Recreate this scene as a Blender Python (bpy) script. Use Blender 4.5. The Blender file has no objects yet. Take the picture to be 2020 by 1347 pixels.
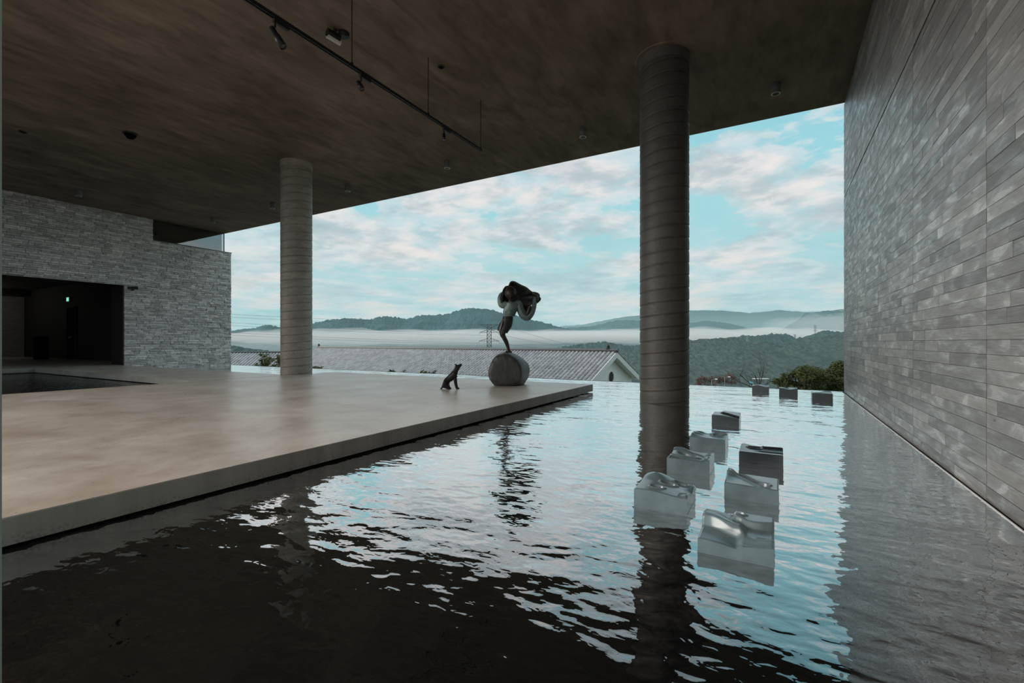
import bpy, bmesh, math, random
import numpy as np
from mathutils import Vector, Matrix, Euler, noise
random.seed(7)
PI = math.pi
S = bpy.context.scene
COL = S.collection

# ------------------------------------------------------------------ camera
YAW = math.radians(29.934)
cam = bpy.data.cameras.new('camera')
cam.sensor_width = 36.0
cam.lens = 910.0 / 2020.0 * 36.0
cam.shift_y = 1.5 / 2020.0
cam.clip_start = 0.05
cam.clip_end = 20000
camo = bpy.data.objects.new('camera', cam)
COL.objects.link(camo)
camo.location = (0, 0, 1.0)
camo.rotation_euler = (PI / 2, 0, YAW)
S.camera = camo
S.view_settings.view_transform = 'Standard'
S.view_settings.look = 'None'
S.view_settings.gamma = 1.0
S.view_settings.use_curve_mapping = False
S.view_settings.exposure = 0.0
S.cycles.volume_bounces = 2
S.cycles.max_bounces = 10
S.cycles.diffuse_bounces = 5
S.cycles.sample_clamp_indirect = 6.0

# ------------------------------------------------------------------ node helper
class NT:
    def __init__(self, tree):
        self.t = tree; self.n = tree.nodes; self.l = tree.links
    def add(self, typ, **kw):
        nd = self.n.new(typ)
        for k, v in kw.items():
            if k.startswith('i_'):
                key = k[2:]
                key = int(key) if key.isdigit() else key.replace('_', ' ')
                s = nd.inputs[key]
                if hasattr(v, 'is_output'): self.l.new(v, s)
                else: s.default_value = v
            else:
                setattr(nd, k, v)
        return nd
    def math(self, op, a, b=0.0, c=None, clamp=False):
        nd = self.n.new('ShaderNodeMath'); nd.operation = op; nd.use_clamp = clamp
        for i, v in enumerate((a, b, c)):
            if v is None: continue
            if hasattr(v, 'is_output'): self.l.new(v, nd.inputs[i])
            else: nd.inputs[i].default_value = v
        return nd.outputs[0]
    def mix(self, f, a, b, typ='MIX'):
        nd = self.n.new('ShaderNodeMix'); nd.data_type = 'RGBA'; nd.blend_type = typ
        for k, v in ((0, f), (6, a), (7, b)):
            s = nd.inputs[k]
            if hasattr(v, 'is_output'): self.l.new(v, s)
            elif k == 0: s.default_value = v
            else: s.default_value = (v, v, v, 1) if not hasattr(v, '__len__') else ((*v, 1) if len(v) == 3 else v)
        return nd.outputs[2]
    def ramp(self, f, stops, interp='LINEAR'):
        nd = self.n.new('ShaderNodeValToRGB'); self.l.new(f, nd.inputs[0])
        cr = nd.color_ramp; cr.interpolation = interp
        while len(cr.elements) < len(stops): cr.elements.new(0.5)
        for e, (p, c) in zip(cr.elements, stops):
            e.position = p
            e.color = (c, c, c, 1) if not hasattr(c, '__len__') else (*c, 1)
        return nd.outputs[0]
    def noise(self, vec, scale, detail=3.0, rough=0.5, dist=0.0):
        nd = self.add('ShaderNodeTexNoise')
        self.l.new(vec, nd.inputs['Vector'])
        nd.inputs['Scale'].default_value = scale; nd.inputs['Detail'].default_value = detail
        nd.inputs['Roughness'].default_value = rough; nd.inputs['Distortion'].default_value = dist
        return nd.outputs['Fac']
    def mapping(self, vec, scale=(1, 1, 1), rot=(0, 0, 0), loc=(0, 0, 0)):
        nd = self.add('ShaderNodeMapping')
        self.l.new(vec, nd.inputs[0])
        nd.inputs['Scale'].default_value = scale; nd.inputs['Rotation'].default_value = rot
        nd.inputs['Location'].default_value = loc
        return nd.outputs[0]

# ------------------------------------------------------------------ world: dawn sky with broken cloud
world = bpy.data.worlds.new('sky'); S.world = world; world.use_nodes = True
w = NT(world.node_tree); w.n.clear()
tc = w.add('ShaderNodeTexCoord').outputs['Generated']
sep = w.add('ShaderNodeSeparateXYZ', i_0=tc)
zz = w.math('MAXIMUM', sep.outputs[2], 0.0)
den = w.math('ADD', zz, 0.11)
cu = w.add('ShaderNodeCombineXYZ', i_0=w.math('DIVIDE', sep.outputs[0], den), i_1=w.math('DIVIDE', sep.outputs[1], den), i_2=0.3)
cuv = w.mapping(cu.outputs[0], (1.0, 1.0, 1.0), (0, 0, math.radians(25)), (2.3, 0.7, 0))
n_big = w.noise(cuv, 0.70, 2.0, 0.5, 0.2)
n_puff = w.noise(cuv, 1.9, 10.0, 0.62, 0.25)
n_shade = w.noise(w.mapping(cuv, (1, 1, 1), (0, 0, 0), (0.10, 0.10, 0.0)), 1.9, 7.0, 0.55, 0.25)
cover = w.math('ADD', w.math('MULTIPLY', n_big, 0.7), w.math('MULTIPLY', n_puff, 0.8))
mask = w.ramp(cover, [(0.66, 0.0), (0.71, 0.55), (0.80, 1.0)], 'EASE')
blue = w.ramp(zz, [(0.0, (0.42, 0.63, 0.66)), (0.12, (0.42, 0.69, 0.74)), (0.30, (0.33, 0.68, 0.76)), (0.6, (0.26, 0.55, 0.66)), (1.0, (0.20, 0.42, 0.55))])
sh2 = w.math('ADD', w.math('MULTIPLY', n_shade, 0.6), w.math('MULTIPLY', w.noise(cuv, 5.5, 5.0, 0.6, 0.2), 0.4))
shade = w.ramp(sh2, [(0.40, (0.92, 0.83, 0.80)), (0.48, (0.80, 0.77, 0.78)), (0.56, (0.52, 0.59, 0.62)), (0.68, (0.38, 0.47, 0.50))])
skyc = w.mix(mask, blue, shade)
hz = w.ramp(zz, [(0.0, 1.0), (0.06, 0.80), (0.20, 0.25), (0.36, 0.0)])
streak = w.noise(w.mapping(cuv, (0.9, 0.9, 1)), 1.5, 7.0, 0.6, 0.2)
hzc = w.ramp(streak, [(0.38, (0.36, 0.58, 0.62)), (0.48, (0.46, 0.67, 0.70)), (0.56, (0.63, 0.71, 0.72)), (0.66, (0.78, 0.73, 0.70))])
skyc = w.mix(hz, skyc, hzc)
below = w.math('LESS_THAN', sep.outputs[2], -0.02)
skyc = w.mix(below, skyc, (0.06, 0.09, 0.09))
bg = w.add('ShaderNodeBackground', i_Color=skyc, i_Strength=1.0)
w.add('ShaderNodeOutputWorld', i_Surface=bg.outputs[0])

# soft morning sun veiled by cloud, behind the terrace
sun = bpy.data.lights.new('sun', 'SUN'); sun.energy = 3.7; sun.angle = math.radians(50); sun.color = (1.0, 0.92, 0.84)
suno = bpy.data.objects.new('sun', sun); COL.objects.link(suno)
suno.rotation_euler = Vector((1.0, 0.68, -0.44)).to_track_quat('-Z', 'Y').to_euler()

# ------------------------------------------------------------------ materials
MATS = {}
def pmat(name, color=(0.5, 0.5, 0.5), rough=0.6, metal=0.0, spec=0.5, **kw):
    m = bpy.data.materials.new(name); m.use_nodes = True
    t = NT(m.node_tree); b = t.n['Principled BSDF']
    b.inputs['Base Color'].default_value = (*color, 1); b.inputs['Roughness'].default_value = rough
    b.inputs['Metallic'].default_value = metal; b.inputs['Specular IOR Level'].default_value = spec
    for k, v in kw.items(): b.inputs[k.replace('_', ' ')].default_value = v
    MATS[name] = m
    return m, t, b
def obj_co(t): return t.add('ShaderNodeTexCoord').outputs['Object']
def world_co(t): return t.add('ShaderNodeNewGeometry').outputs['Position']
def bump(t, b, h, strength=0.5, dist=0.01, prev=None):
    nd = t.add('ShaderNodeBump', i_Height=h, i_Strength=strength, i_Distance=dist)
    if prev is not None: t.l.new(prev, nd.inputs['Normal'])
    t.l.new(nd.outputs[0], b.inputs['Normal']); return nd.outputs[0]
def attr(t, name='tone'): return t.add('ShaderNodeAttribute', attribute_name=name).outputs['Fac']

# board marked concrete (planks)
m, t, b = pmat('board_concrete', rough=0.55)
p = world_co(t); tn = attr(t)
off = t.add('ShaderNodeCombineXYZ', i_0=t.math('MULTIPLY', tn, 37.0), i_1=t.math('MULTIPLY', tn, 91.0), i_2=t.math('MULTIPLY', tn, 53.0))
pv = t.add('ShaderNodeVectorMath', operation='ADD', i_0=p, i_1=off.outputs[0]).outputs[0]
grain = t.noise(t.mapping(pv, (1, 1.6, 55)), 1.6, 5.0, 0.6, 1.2)
patch = t.noise(t.mapping(pv, (1, 2.0, 7)), 1.3, 4.0, 0.6, 0.6)
c1 = t.ramp(patch, [(0.36, (0.19, 0.183, 0.178)), (0.50, (0.25, 0.243, 0.238)), (0.58, (0.30, 0.292, 0.286)), (0.61, (0.52, 0.51, 0.50))])
c2 = t.mix(0.45, c1, t.ramp(grain, [(0.3, 0.17), (0.7, 0.36)]), 'MIX')
tone = t.ramp(t.math('FRACT', t.math('MULTIPLY', tn, 7.31)), [(0.0, (0.62, 0.585, 0.555)), (0.5, (0.90, 0.86, 0.825)), (1.0, (1.22, 1.17, 1.12))])
c3 = t.mix(1.0, c2, tone, 'MULTIPLY')
kn = t.add('ShaderNodeTexVoronoi', feature='F1', i_Vector=t.mapping(pv, (1, 2.2, 5.0)), i_Scale=0.9).outputs['Distance']
c3 = t.mix(t.ramp(kn, [(0.035, 0.75), (0.06, 0.0)]), c3, (0.05, 0.048, 0.045))
t.l.new(c3, b.inputs['Base Color'])
t.l.new(t.ramp(patch, [(0.4, 0.46), (0.66, 0.24)]), b.inputs['Roughness']); b.inputs['Specular IOR Level'].default_value = 1.0
n1 = bump(t, b, grain, 0.55, 0.006)
bump(t, b, patch, 0.5, 0.008, n1)
pmat('joint_dark', (0.03, 0.03, 0.03), 0.9)

# ceiling: brownish trowelled concrete
m, t, b = pmat('ceiling_concrete', rough=0.85, spec=0.2)
p = world_co(t)
a1 = t.noise(t.mapping(p, (1.0, 0.45, 1), (0, 0, math.radians(28))), 1.5, 7.0, 0.62, 0.8)
a2 = t.noise(t.mapping(p, (1.0, 0.3, 1), (0, 0, math.radians(-52))), 5.0, 5.0, 0.6, 0.5)
a3 = t.noise(p, 0.45, 2.0, 0.5)
c = t.ramp(a1, [(0.30, (0.115, 0.089, 0.067)), (0.5, (0.19, 0.147, 0.11)), (0.72, (0.32, 0.25, 0.195))])
c = t.mix(0.35, c, t.ramp(a2, [(0.3, (0.10, 0.08, 0.06)), (0.7, (0.34, 0.275, 0.22))]))
c = t.mix(1.0, c, t.ramp(a3, [(0.3, 0.8), (0.7, 1.15)]), 'MULTIPLY')
t.l.new(c, b.inputs['Base Color']); bump(t, b, a2, 0.3, 0.01)

# slab: warm polished concrete
m, t, b = pmat('slab_concrete', rough=0.34, spec=0.9)
p = world_co(t)
a1 = t.noise(p, 0.9, 6.0, 0.6, 0.4); a2 = t.noise(t.mapping(p, (1, 1, 1)), 6.0, 8.0, 0.7)
a3 = t.noise(p, 38.0, 2.0, 0.5)
c = t.ramp(a1, [(0.32, (0.60, 0.505, 0.415)), (0.55, (0.70, 0.61, 0.53)), (0.72, (0.78, 0.71, 0.645))])
c = t.mix(0.3, c, t.ramp(a2, [(0.35, (0.44, 0.38, 0.32)), (0.65, (0.72, 0.67, 0.62))]))
a4 = t.noise(p, 1.7, 7.0, 0.62, 0.3)
c = t.mix(1.0, c, t.ramp(a4, [(0.34, (0.82, 0.77, 0.72)), (0.5, (0.98, 0.97, 0.96)), (0.66, (1.12, 1.12, 1.13))]), 'MULTIPLY')
c = t.mix(t.ramp(a3, [(0.24, 0.75), (0.33, 0.0)]), c, (0.16, 0.145, 0.13))
t.l.new(c, b.inputs['Base Color'])
t.l.new(t.ramp(a1, [(0.3, 0.26), (0.7, 0.40)]), b.inputs['Roughness'])
bump(t, b, a2, 0.12, 0.004)

# slab side: grey with vertical streaks and pitting
m, t, b = pmat('slab_edge_concrete', rough=0.7)
p = world_co(t)
a1 = t.noise(t.mapping(p, (1, 3.0, 0.4)), 1.5, 5.0, 0.6, 0.3); a2 = t.noise(p, 60.0, 3.0, 0.6); a3 = t.noise(p, 2.0, 3.0)
c = t.ramp(a1, [(0.3, (0.22, 0.21, 0.19)), (0.7, (0.34, 0.33, 0.30))])
sz = t.add('ShaderNodeSeparateXYZ', i_0=p).outputs[2]
low = t.ramp(t.math('ADD', t.math('MULTIPLY', sz, -7.0), t.math('ADD', a3, 0.35)), [(0.3, 0.0), (0.75, 0.8)])
pit = t.math('MULTIPLY', t.ramp(a2, [(0.50, 0.0), (0.62, 0.75)]), low)
c = t.mix(pit, c, (0.09, 0.088, 0.08))
t.l.new(c, b.inputs['Base Color']); bump(t, b, a2, 0.25, 0.004)

# column concrete; light difference put into the colour: near column darkened, far one lightened
for cname, k_ in (('shaded_column_concrete', 0.44), ('lit_column_concrete', 1.65)):
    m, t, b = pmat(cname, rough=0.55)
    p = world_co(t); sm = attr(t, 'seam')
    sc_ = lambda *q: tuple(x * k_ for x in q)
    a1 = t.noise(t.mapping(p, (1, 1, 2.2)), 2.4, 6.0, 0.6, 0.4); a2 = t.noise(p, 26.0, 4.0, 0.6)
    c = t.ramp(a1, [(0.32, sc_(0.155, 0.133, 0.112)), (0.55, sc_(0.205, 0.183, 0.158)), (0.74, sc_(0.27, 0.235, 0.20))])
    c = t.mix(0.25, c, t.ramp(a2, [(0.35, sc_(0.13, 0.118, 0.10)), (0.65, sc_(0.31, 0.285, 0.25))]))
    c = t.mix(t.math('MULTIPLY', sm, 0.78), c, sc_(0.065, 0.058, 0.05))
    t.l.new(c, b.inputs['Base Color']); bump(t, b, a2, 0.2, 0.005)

# split face stone
m, t, b = pmat('split_stone', rough=0.8)
p = world_co(t); tn = attr(t)
a1 = t.noise(p, 9.0, 5.0, 0.65, 0.3)
c = t.ramp(a1, [(0.3, (0.58, 0.55, 0.54)), (0.7, (0.90, 0.87, 0.855))])
c = t.mix(1.0, c, t.ramp(tn, [(0.0, (0.72, 0.70, 0.69)), (0.6, (1.0, 1.0, 1.0)), (1.0, (1.25, 1.23, 1.21))]), 'MULTIPLY')
t.l.new(c, b.inputs['Base Color']); bump(t, b, a1, 0.8, 0.04)
pmat('mortar', (0.10, 0.10, 0.10), 0.9)

# water
def water_top(t, b, nrm, k):
    """dark body under a clear reflecting surface whose mirror grows towards grazing angles"""
    lw = t.add('ShaderNodeLayerWeight', i_Blend=0.5, i_Normal=nrm)
    f = t.ramp(lw.outputs['Facing'], [(0.0, 0.06 * k), (0.36, 0.13 * k), (0.47, 0.23 * k), (0.56, 0.42 * k), (0.76, 0.84 * k), (0.9, 1.0 * k)])
    gl = t.add('ShaderNodeBsdfAnisotropic', i_Color=(1, 1, 1, 1), i_Roughness=0.012, i_Normal=nrm)
    mx = t.add('ShaderNodeMixShader', i_0=f, i_1=b.outputs[0], i_2=gl.outputs[0])
    t.l.new(mx.outputs[0], t.n['Material Output'].inputs['Surface'])
m, t, b = pmat('water', (0.0045, 0.005, 0.006), 0.5, 0.0, 0.0)
p = world_co(t)
s1 = t.noise(t.mapping(p, (1.0, 1.35, 1), (0, 0, math.radians(-20))), 1.5, 1.0, 0.4, 0.3)
s2 = t.noise(t.mapping(p, (0.85, 1.6, 1), (0, 0, math.radians(-32))), 6.5, 1.0, 0.45, 0.2)
s3 = t.noise(t.mapping(p, (1.0, 1.5, 1), (0, 0, math.radians(14))), 15.0, 1.5, 0.5, 0.4)
amp = t.noise(t.mapping(p, (1, 1, 1), (0, 0, 0), (5, 3, 1)), 0.7, 1.0, 0.5)
n1 = bump(t, b, s1, 1.0, 0.020)
n2 = bump(t, b, s2, 1.0, 0.0060, n1)
n3 = bump(t, b, t.math('MULTIPLY', s3, t.ramp(amp, [(0.3, 0.25), (0.6, 1.0)])), 1.0, 0.0016, n2)
water_top(t, b, n3, 1.0)
m, t, b = pmat('still_water', (0.0045, 0.005, 0.006), 0.02)
b.inputs['IOR'].default_value = 1.8
p = world_co(t)
bump(t, b, t.noise(t.mapping(p, (1, 1.8, 1)), 7.0, 2.0, 0.5, 0.3), 1.0, 0.012)

def bronze(name, base, base2, rough, metal=0.5):
    m, t, b = pmat(name, base, rough, metal)
    p = obj_co(t); a = t.noise(p, 9.0, 5.0, 0.6, 0.4)
    t.l.new(t.mix(t.ramp(a, [(0.35, 0.0), (0.65, 1.0)]), base, base2), b.inputs['Base Color'])
    bump(t, b, a, 0.3, 0.01)
bronze('bronze_skin', (0.030, 0.022, 0.019), (0.060, 0.045, 0.038), 0.5)
bronze('bronze_hair', (0.018, 0.015, 0.014), (0.035, 0.028, 0.025), 0.5)
bronze('bronze_shirt', (0.12, 0.165, 0.155), (0.21, 0.265, 0.25), 0.5, 0.3)
bronze('bronze_coat', (0.05, 0.056, 0.052), (0.10, 0.112, 0.105), 0.5, 0.3)
bronze('bronze_shorts', (0.030, 0.030, 0.028), (0.060, 0.062, 0.06), 0.45)
bronze('bronze_stripe', (0.20, 0.21, 0.20), (0.30, 0.31, 0.30), 0.45, 0.3)
bronze('dark_bronze', (0.008, 0.008, 0.008), (0.022, 0.021, 0.02), 0.5, 0.3)
m, t, b = pmat('boulder', rough=0.5)
p = obj_co(t); a = t.noise(p, 3.2, 6.0, 0.6, 0.8); a2 = t.noise(t.mapping(p, (1, 1, 0.3), (0, 0.5, 0)), 14.0, 5.0, 0.6)
c = t.ramp(a, [(0.3, (0.030, 0.029, 0.027)), (0.6, (0.060, 0.057, 0.052)), (0.8, (0.13, 0.115, 0.10))])
t.l.new(t.mix(0.25, c, t.ramp(a2, [(0.4, 0.025), (0.7, 0.14)])), b.inputs['Base Color']); bump(t, b, a2, 0.4, 0.012)

for nm, colr, r in (('pale_glaze', (0.13, 0.185, 0.20), 0.30), ('mid_glaze', (0.105, 0.15, 0.162), 0.30), ('dark_glaze', (0.018, 0.024, 0.026), 0.3), ('slate_glaze', (0.05, 0.06, 0.063), 0.3)):
    m, t, b = pmat(nm, colr, r)
    b.inputs['Coat Weight'].default_value = 0.6; b.inputs['Coat Roughness'].default_value = 0.2; b.inputs['Coat IOR'].default_value = 1.8
    a = t.noise(obj_co(t), 12.0, 4.0, 0.6); c0 = tuple(x * 0.85 for x in colr); c1_ = tuple(x * 1.12 for x in colr)
    t.l.new(t.mix(t.ramp(a, [(0.35, 0.0), (0.65, 1.0)]), c0, c1_), b.inputs['Base Color']); bump(t, b, a, 0.08, 0.004)

pmat('black_metal', (0.012, 0.012, 0.012), 0.45)
pmat('rail_metal', (0.020, 0.020, 0.021), 0.4, 0.2)
pmat('grey_metal', (0.14, 0.14, 0.14), 0.5, 0.2)
pmat('frosted_lens', (0.62, 0.60, 0.57), 0.35)
pmat('steel', (0.62, 0.62, 0.62), 0.25, 1.0)
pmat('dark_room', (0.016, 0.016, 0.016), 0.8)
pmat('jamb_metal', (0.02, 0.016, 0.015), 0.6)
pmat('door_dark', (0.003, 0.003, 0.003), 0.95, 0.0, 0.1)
pmat('brass', (0.55, 0.5, 0.42), 0.3, 1.0)
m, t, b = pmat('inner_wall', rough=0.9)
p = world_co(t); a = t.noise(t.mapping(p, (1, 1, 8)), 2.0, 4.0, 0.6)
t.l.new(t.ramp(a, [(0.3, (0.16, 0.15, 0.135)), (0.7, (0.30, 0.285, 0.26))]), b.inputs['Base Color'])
m, t, b = pmat('glass', (0.42, 0.47, 0.47), 0.0); b.inputs['Transmission Weight'].default_value = 1.0; b.inputs['IOR'].default_value = 2.6
m, t, b = pmat('green_glass', (0.30, 0.38, 0.36), 0.15); b.inputs['Transmission Weight'].default_value = 0.0
m, t, b = pmat('exit_green', (0.0, 0.2, 0.12), 0.4)
b.inputs['Emission Color'].default_value = (0.05, 0.55, 0.38, 1); b.inputs['Emission Strength'].default_value = 0.9
m, t, b = pmat('exit_white', (0.8, 0.8, 0.8), 0.4)
b.inputs['Emission Color'].default_value = (0.6, 0.9, 0.8, 1); b.inputs['Emission Strength'].default_value = 0.9
# roof and house
m, t, b = pmat('roof_tile', rough=0.42)
p = world_co(t); tn = attr(t); a = t.noise(p, 5.0, 4.0, 0.6)
c = t.ramp(a, [(0.3, (0.36, 0.36, 0.37)), (0.7, (0.50, 0.50, 0.51))])
t.l.new(t.mix(1.0, c, t.ramp(tn, [(0.0, 0.8), (1.0, 1.15)]), 'MULTIPLY'), b.inputs['Base Color'])
pmat('roof_under', (0.035, 0.035, 0.035), 0.9)
pmat('ridge_tile', (0.060, 0.078, 0.085), 0.4)
pmat('ridge_side', (0.03, 0.032, 0.034), 0.6)
m, t, b = pmat('white_plaster', (0.8, 0.8, 0.79), 0.8)
a = t.noise(world_co(t), 1.2, 5.0, 0.6); t.l.new(t.ramp(a, [(0.3, (0.80, 0.80, 0.79)), (0.7, (0.88, 0.88, 0.87))]), b.inputs['Base Color'])
pmat('barge_board', (0.74, 0.74, 0.72), 0.7)
pmat('dark_glass', (0.02, 0.02, 0.02), 0.1)
pmat('lattice_steel', (0.06, 0.06, 0.062), 0.6)
pmat('wire', (0.05, 0.055, 0.06), 0.6)
pmat('far_steel', (0.20, 0.22, 0.22), 0.6)
pmat('white_paint', (0.8, 0.8, 0.8), 0.5)
pmat('blue_tarp', (0.10, 0.42, 0.52), 0.6)
def foliage(name, a_, b_, sc=3.0):
    m, t, b = pmat(name, a_, 0.75, 0.0, 0.2)
    n = t.noise(world_co(t), sc, 4.0, 0.65); t.l.new(t.mix(t.ramp(n, [(0.35, 0.0), (0.65, 1.0)]), a_, b_), b.inputs['Base Color'])
foliage('leaf_dark', (0.045, 0.060, 0.020), (0.105, 0.125, 0.042))
foliage('leaf_olive', (0.13, 0.15, 0.055), (0.30, 0.30, 0.15), 4.0)
foliage('leaf_red', (0.11, 0.065, 0.055), (0.16, 0.10, 0.085), 0.3)
foliage('bark', (0.055, 0.045, 0.042), (0.10, 0.085, 0.08), 6.0)
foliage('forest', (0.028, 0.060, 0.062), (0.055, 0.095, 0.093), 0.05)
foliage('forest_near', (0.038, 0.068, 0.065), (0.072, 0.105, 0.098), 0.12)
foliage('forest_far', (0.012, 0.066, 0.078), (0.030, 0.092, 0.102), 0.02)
foliage('grass', (0.07, 0.10, 0.05), (0.12, 0.15, 0.08), 0.4)
def vol(name, dens, color=(1, 1, 1), g=0.0):
    m = bpy.data.materials.new(name); m.use_nodes = True; t = NT(m.node_tree); t.n.clear()
    v = t.add('ShaderNodeVolumePrincipled', i_Color=(*color, 1), i_Density=dens, i_Anisotropy=g)
    t.add('ShaderNodeOutputMaterial', i_Volume=v.outputs[0]); MATS[name] = m
    m.cycles.homogeneous_volume = True
vol('haze', 0.00011, (0.72, 1.0, 1.0)); vol('mist', 0.0066, (1.0, 0.985, 0.98)); vol('thin_mist', 0.0022, (0.97, 1.0, 1.0))

# ------------------------------------------------------------------ object helpers
def tagp(o, label=None, cat=None, group=None, kind=None):
    if label: o['label'] = label
    if cat: o['category'] = cat
    if group: o['group'] = group
    if kind: o['kind'] = kind
    return o
def link(name, me, mat, parent=None):
    o = bpy.data.objects.new(name, me)
    if mat is not None and not me.materials:
        for k in (mat if isinstance(mat, (list, tuple)) else [mat]): me.materials.append(MATS[k])
    COL.objects.link(o)
    if parent is not None: o.parent = parent
    return o
def empty(name, loc=(0, 0, 0), rz=0.0):
    o = bpy.data.objects.new(name, None); o.location = loc; o.rotation_euler = (0, 0, rz); COL.objects.link(o); o.empty_display_size = 0.1
    return o
class MB:
    def __init__(s): s.v = []; s.f = []; s.mi = []; s.smooth = []
    def add(s, vs, fs, mi=0, smooth=False):
        k = len(s.v); s.v += [tuple(x) for x in vs]
        for f in fs: s.f.append(tuple(k + i for i in f)); s.mi.append(mi); s.smooth.append(smooth)
    def box(s, x0, x1, y0, y1, z0, z1, mi=0, M=None):
        vs = [Vector(q) for q in ((x0, y0, z0), (x1, y0, z0), (x1, y1, z0), (x0, y1, z0), (x0, y0, z1), (x1, y0, z1), (x1, y1, z1), (x0, y1, z1))]
        if M is not None: vs = [M @ q for q in vs]
        s.add(vs, ((0, 3, 2, 1), (4, 5, 6, 7), (0, 1, 5, 4), (1, 2, 6, 5), (2, 3, 7, 6), (3, 0, 4, 7)), mi)
    def tube(s, a, b, r0, r1=None, n=8, mi=0, caps=True, smooth=True):
        r1 = r0 if r1 is None else r1
        a = Vector(a); b = Vector(b); d = (b - a).normalized()
        u = d.cross(Vector((0, 0, 1)) if abs(d.z) < 0.95 else Vector((1, 0, 0))).normalized(); v_ = d.cross(u)
        vs = []
        for c, r in ((a, r0), (b, r1)):
            for i in range(n):
                q = 2 * PI * i / n; vs.append(c + u * math.cos(q) * r + v_ * math.sin(q) * r)
        fs = [(i, (i + 1) % n, n + (i + 1) % n, n + i) for i in range(n)]
        s.add(vs, fs, mi, smooth)
        if caps: s.add(vs[:n], [tuple(reversed(range(n)))], mi); s.add(vs[n:], [tuple(range(n))], mi)
    def lathe(s, prof, c=(0, 0, 0), n=24, mi=0, smooth=True, M=None):
        vs = []
        for r, z in prof:
            for i in range(n):
                q = 2 * PI * i / n; p_ = Vector((r * math.cos(q), r * math.sin(q), z))
                if M is not None: p_ = M @ p_
                vs.append(Vector(c) + p_)
        fs = []
        for j in range(len(prof) - 1):
            for i in range(n): fs.append((j * n + i, j * n + (i + 1) % n, (j + 1) * n + (i + 1) % n, (j + 1) * n + i))
        s.add(vs, fs, mi, smooth)
        s.add(vs[:n], [tuple(reversed(range(n)))], mi); s.add(vs[-n:], [tuple(range(n))], mi)
    def mesh(s, name):
        me = bpy.data.meshes.new(name); me.from_pydata(s.v, [], s.f); me.update()
        me.polygons.foreach_set('material_index', s.mi); me.polygons.foreach_set('use_smooth', s.smooth)
        return me
    def build(s, name, mat, parent=None): return link(name, s.mesh(name), mat, parent)
def set_attr(me, name, vals):
    a = me.attributes.new(name, 'FLOAT', 'POINT'); a.data.foreach_set('value', list(vals))
def boxobj(name, x0, x1, y0, y1, z0, z1, mat, parent=None):
    mb = MB(); mb.box(x0, x1, y0, y1, z0, z1); return mb.build(name, mat, parent)
def structure(o): o['kind'] = 'structure'; return o

CAM = Vector((0, 0, 1.0))
def pieces(plist, name, stuff_name, mat, parent, limit=300):
    """plist: (centre, area weight, verts relative to centre, faces, tone). The 300 that show largest are parts, the rest one part."""
    plist = sorted(plist, key=lambda q: -q[1])
    for c, wgt, vs, fs, tone in plist[:limit]:
        me = bpy.data.meshes.new(name); me.from_pydata(vs, [], fs); set_attr(me, 'tone', [tone] * len(vs))
        o = link(name, me, mat, parent); o.location = c
    rest = plist[limit:]
    if rest:
        V = []; Fc = []; T = []
        for c, wgt, vs, fs, tone in rest:
            k = len(V); V += [(c[0] + q[0], c[1] + q[1], c[2] + q[2]) for q in vs]; Fc += [tuple(k + i for i in f) for f in fs]; T += [tone] * len(vs)
        me = bpy.data.meshes.new(stuff_name); me.from_pydata(V, [], Fc); set_attr(me, 'tone', T)
        o = link(stuff_name, me, mat, parent); o['kind'] = 'stuff'
BOXF = ((0, 3, 2, 1), (4, 5, 6, 7), (0, 1, 5, 4), (1, 2, 6, 5), (2, 3, 7, 6), (3, 0, 4, 7))
def showsize(c, dy, dz):
    d = Vector(c) - CAM; L = d.length; f = -math.sin(YAW) * d.x + math.cos(YAW) * d.y
    if f < 0.3: return 0.0
    r = math.cos(YAW) * d.x + math.sin(YAW) * d.y; tx = abs(r / f); tz = abs(d.z / f)
    vis = 1.0 if (tx < 1.15 and tz < 0.78) else 0.05
    return vis * dy * dz * abs(d.x) / (L * f * f)

# ------------------------------------------------------------------ setting: floor slabs
ZC = 5.77
XR, XL = 1.15, -21.0
def slab(name, x0, x1, y0, y1, label):
    mb = MB(); z0, z1, c = 0.018, 0.155, 0.006
    mb.add([(x0 + c, y0 + c, z1), (x1 - c, y0 + c, z1), (x1 - c, y1 - c, z1), (x0 + c, y1 - c, z1)], [(0, 1, 2, 3)], 0)
    ring = [[(x0 + c, y0 + c, z1), (x1 - c, y0 + c, z1), (x1 - c, y1 - c, z1), (x0 + c, y1 - c, z1)], [(x0, y0, z1 - c), (x1, y0, z1 - c), (x1, y1, z1 - c), (x0, y1, z1 - c)], [(x0, y0, z0), (x1, y0, z0), (x1, y1, z0), (x0, y1, z0)]]
    vs = sum(ring, []); fs = []
    for j in range(2):
        for i in range(4): fs.append((j * 4 + i, (j + 1) * 4 + i, (j + 1) * 4 + (i + 1) % 4, j * 4 + (i + 1) % 4))
    mb.add(vs, fs, 1); mb.add(ring[2], [(3, 2, 1, 0)], 1)
    o = mb.build(name, ['slab_concrete', 'slab_edge_concrete']); structure(o); o['label'] = label
    return o
f1 = slab('floor', -10.88, -3.22, -4.0, 8.85, 'large warm grey polished concrete platform between the two pools')
f2 = slab('floor', -20.99, -10.90, 5.28, 7.50, 'narrow concrete walkway slab leading from the platform to the stone wall opening')
f3 = slab('floor', -38.0, -21.02, -4.0, 9.08, 'concrete floor of the dark room behind the stone wall')
f4 = slab('floor', -3.18, 1.14, -4.0, 0.312, 'concrete landing under the camera')
for o, (x0, x1, y0, y1) in ((f1, (-10.6, -3.55, -4, 8.5)), (f2, (-20.9, -11.0, 5.55, 7.2)), (f3, (-38, -21.3, -4, 9)), (f4, (-3.1, 1.1, -4, 0.0))):
    boxobj('plinth', x0, x1, y0, y1, -0.30, 0.02, 'joint_dark', o)

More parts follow.
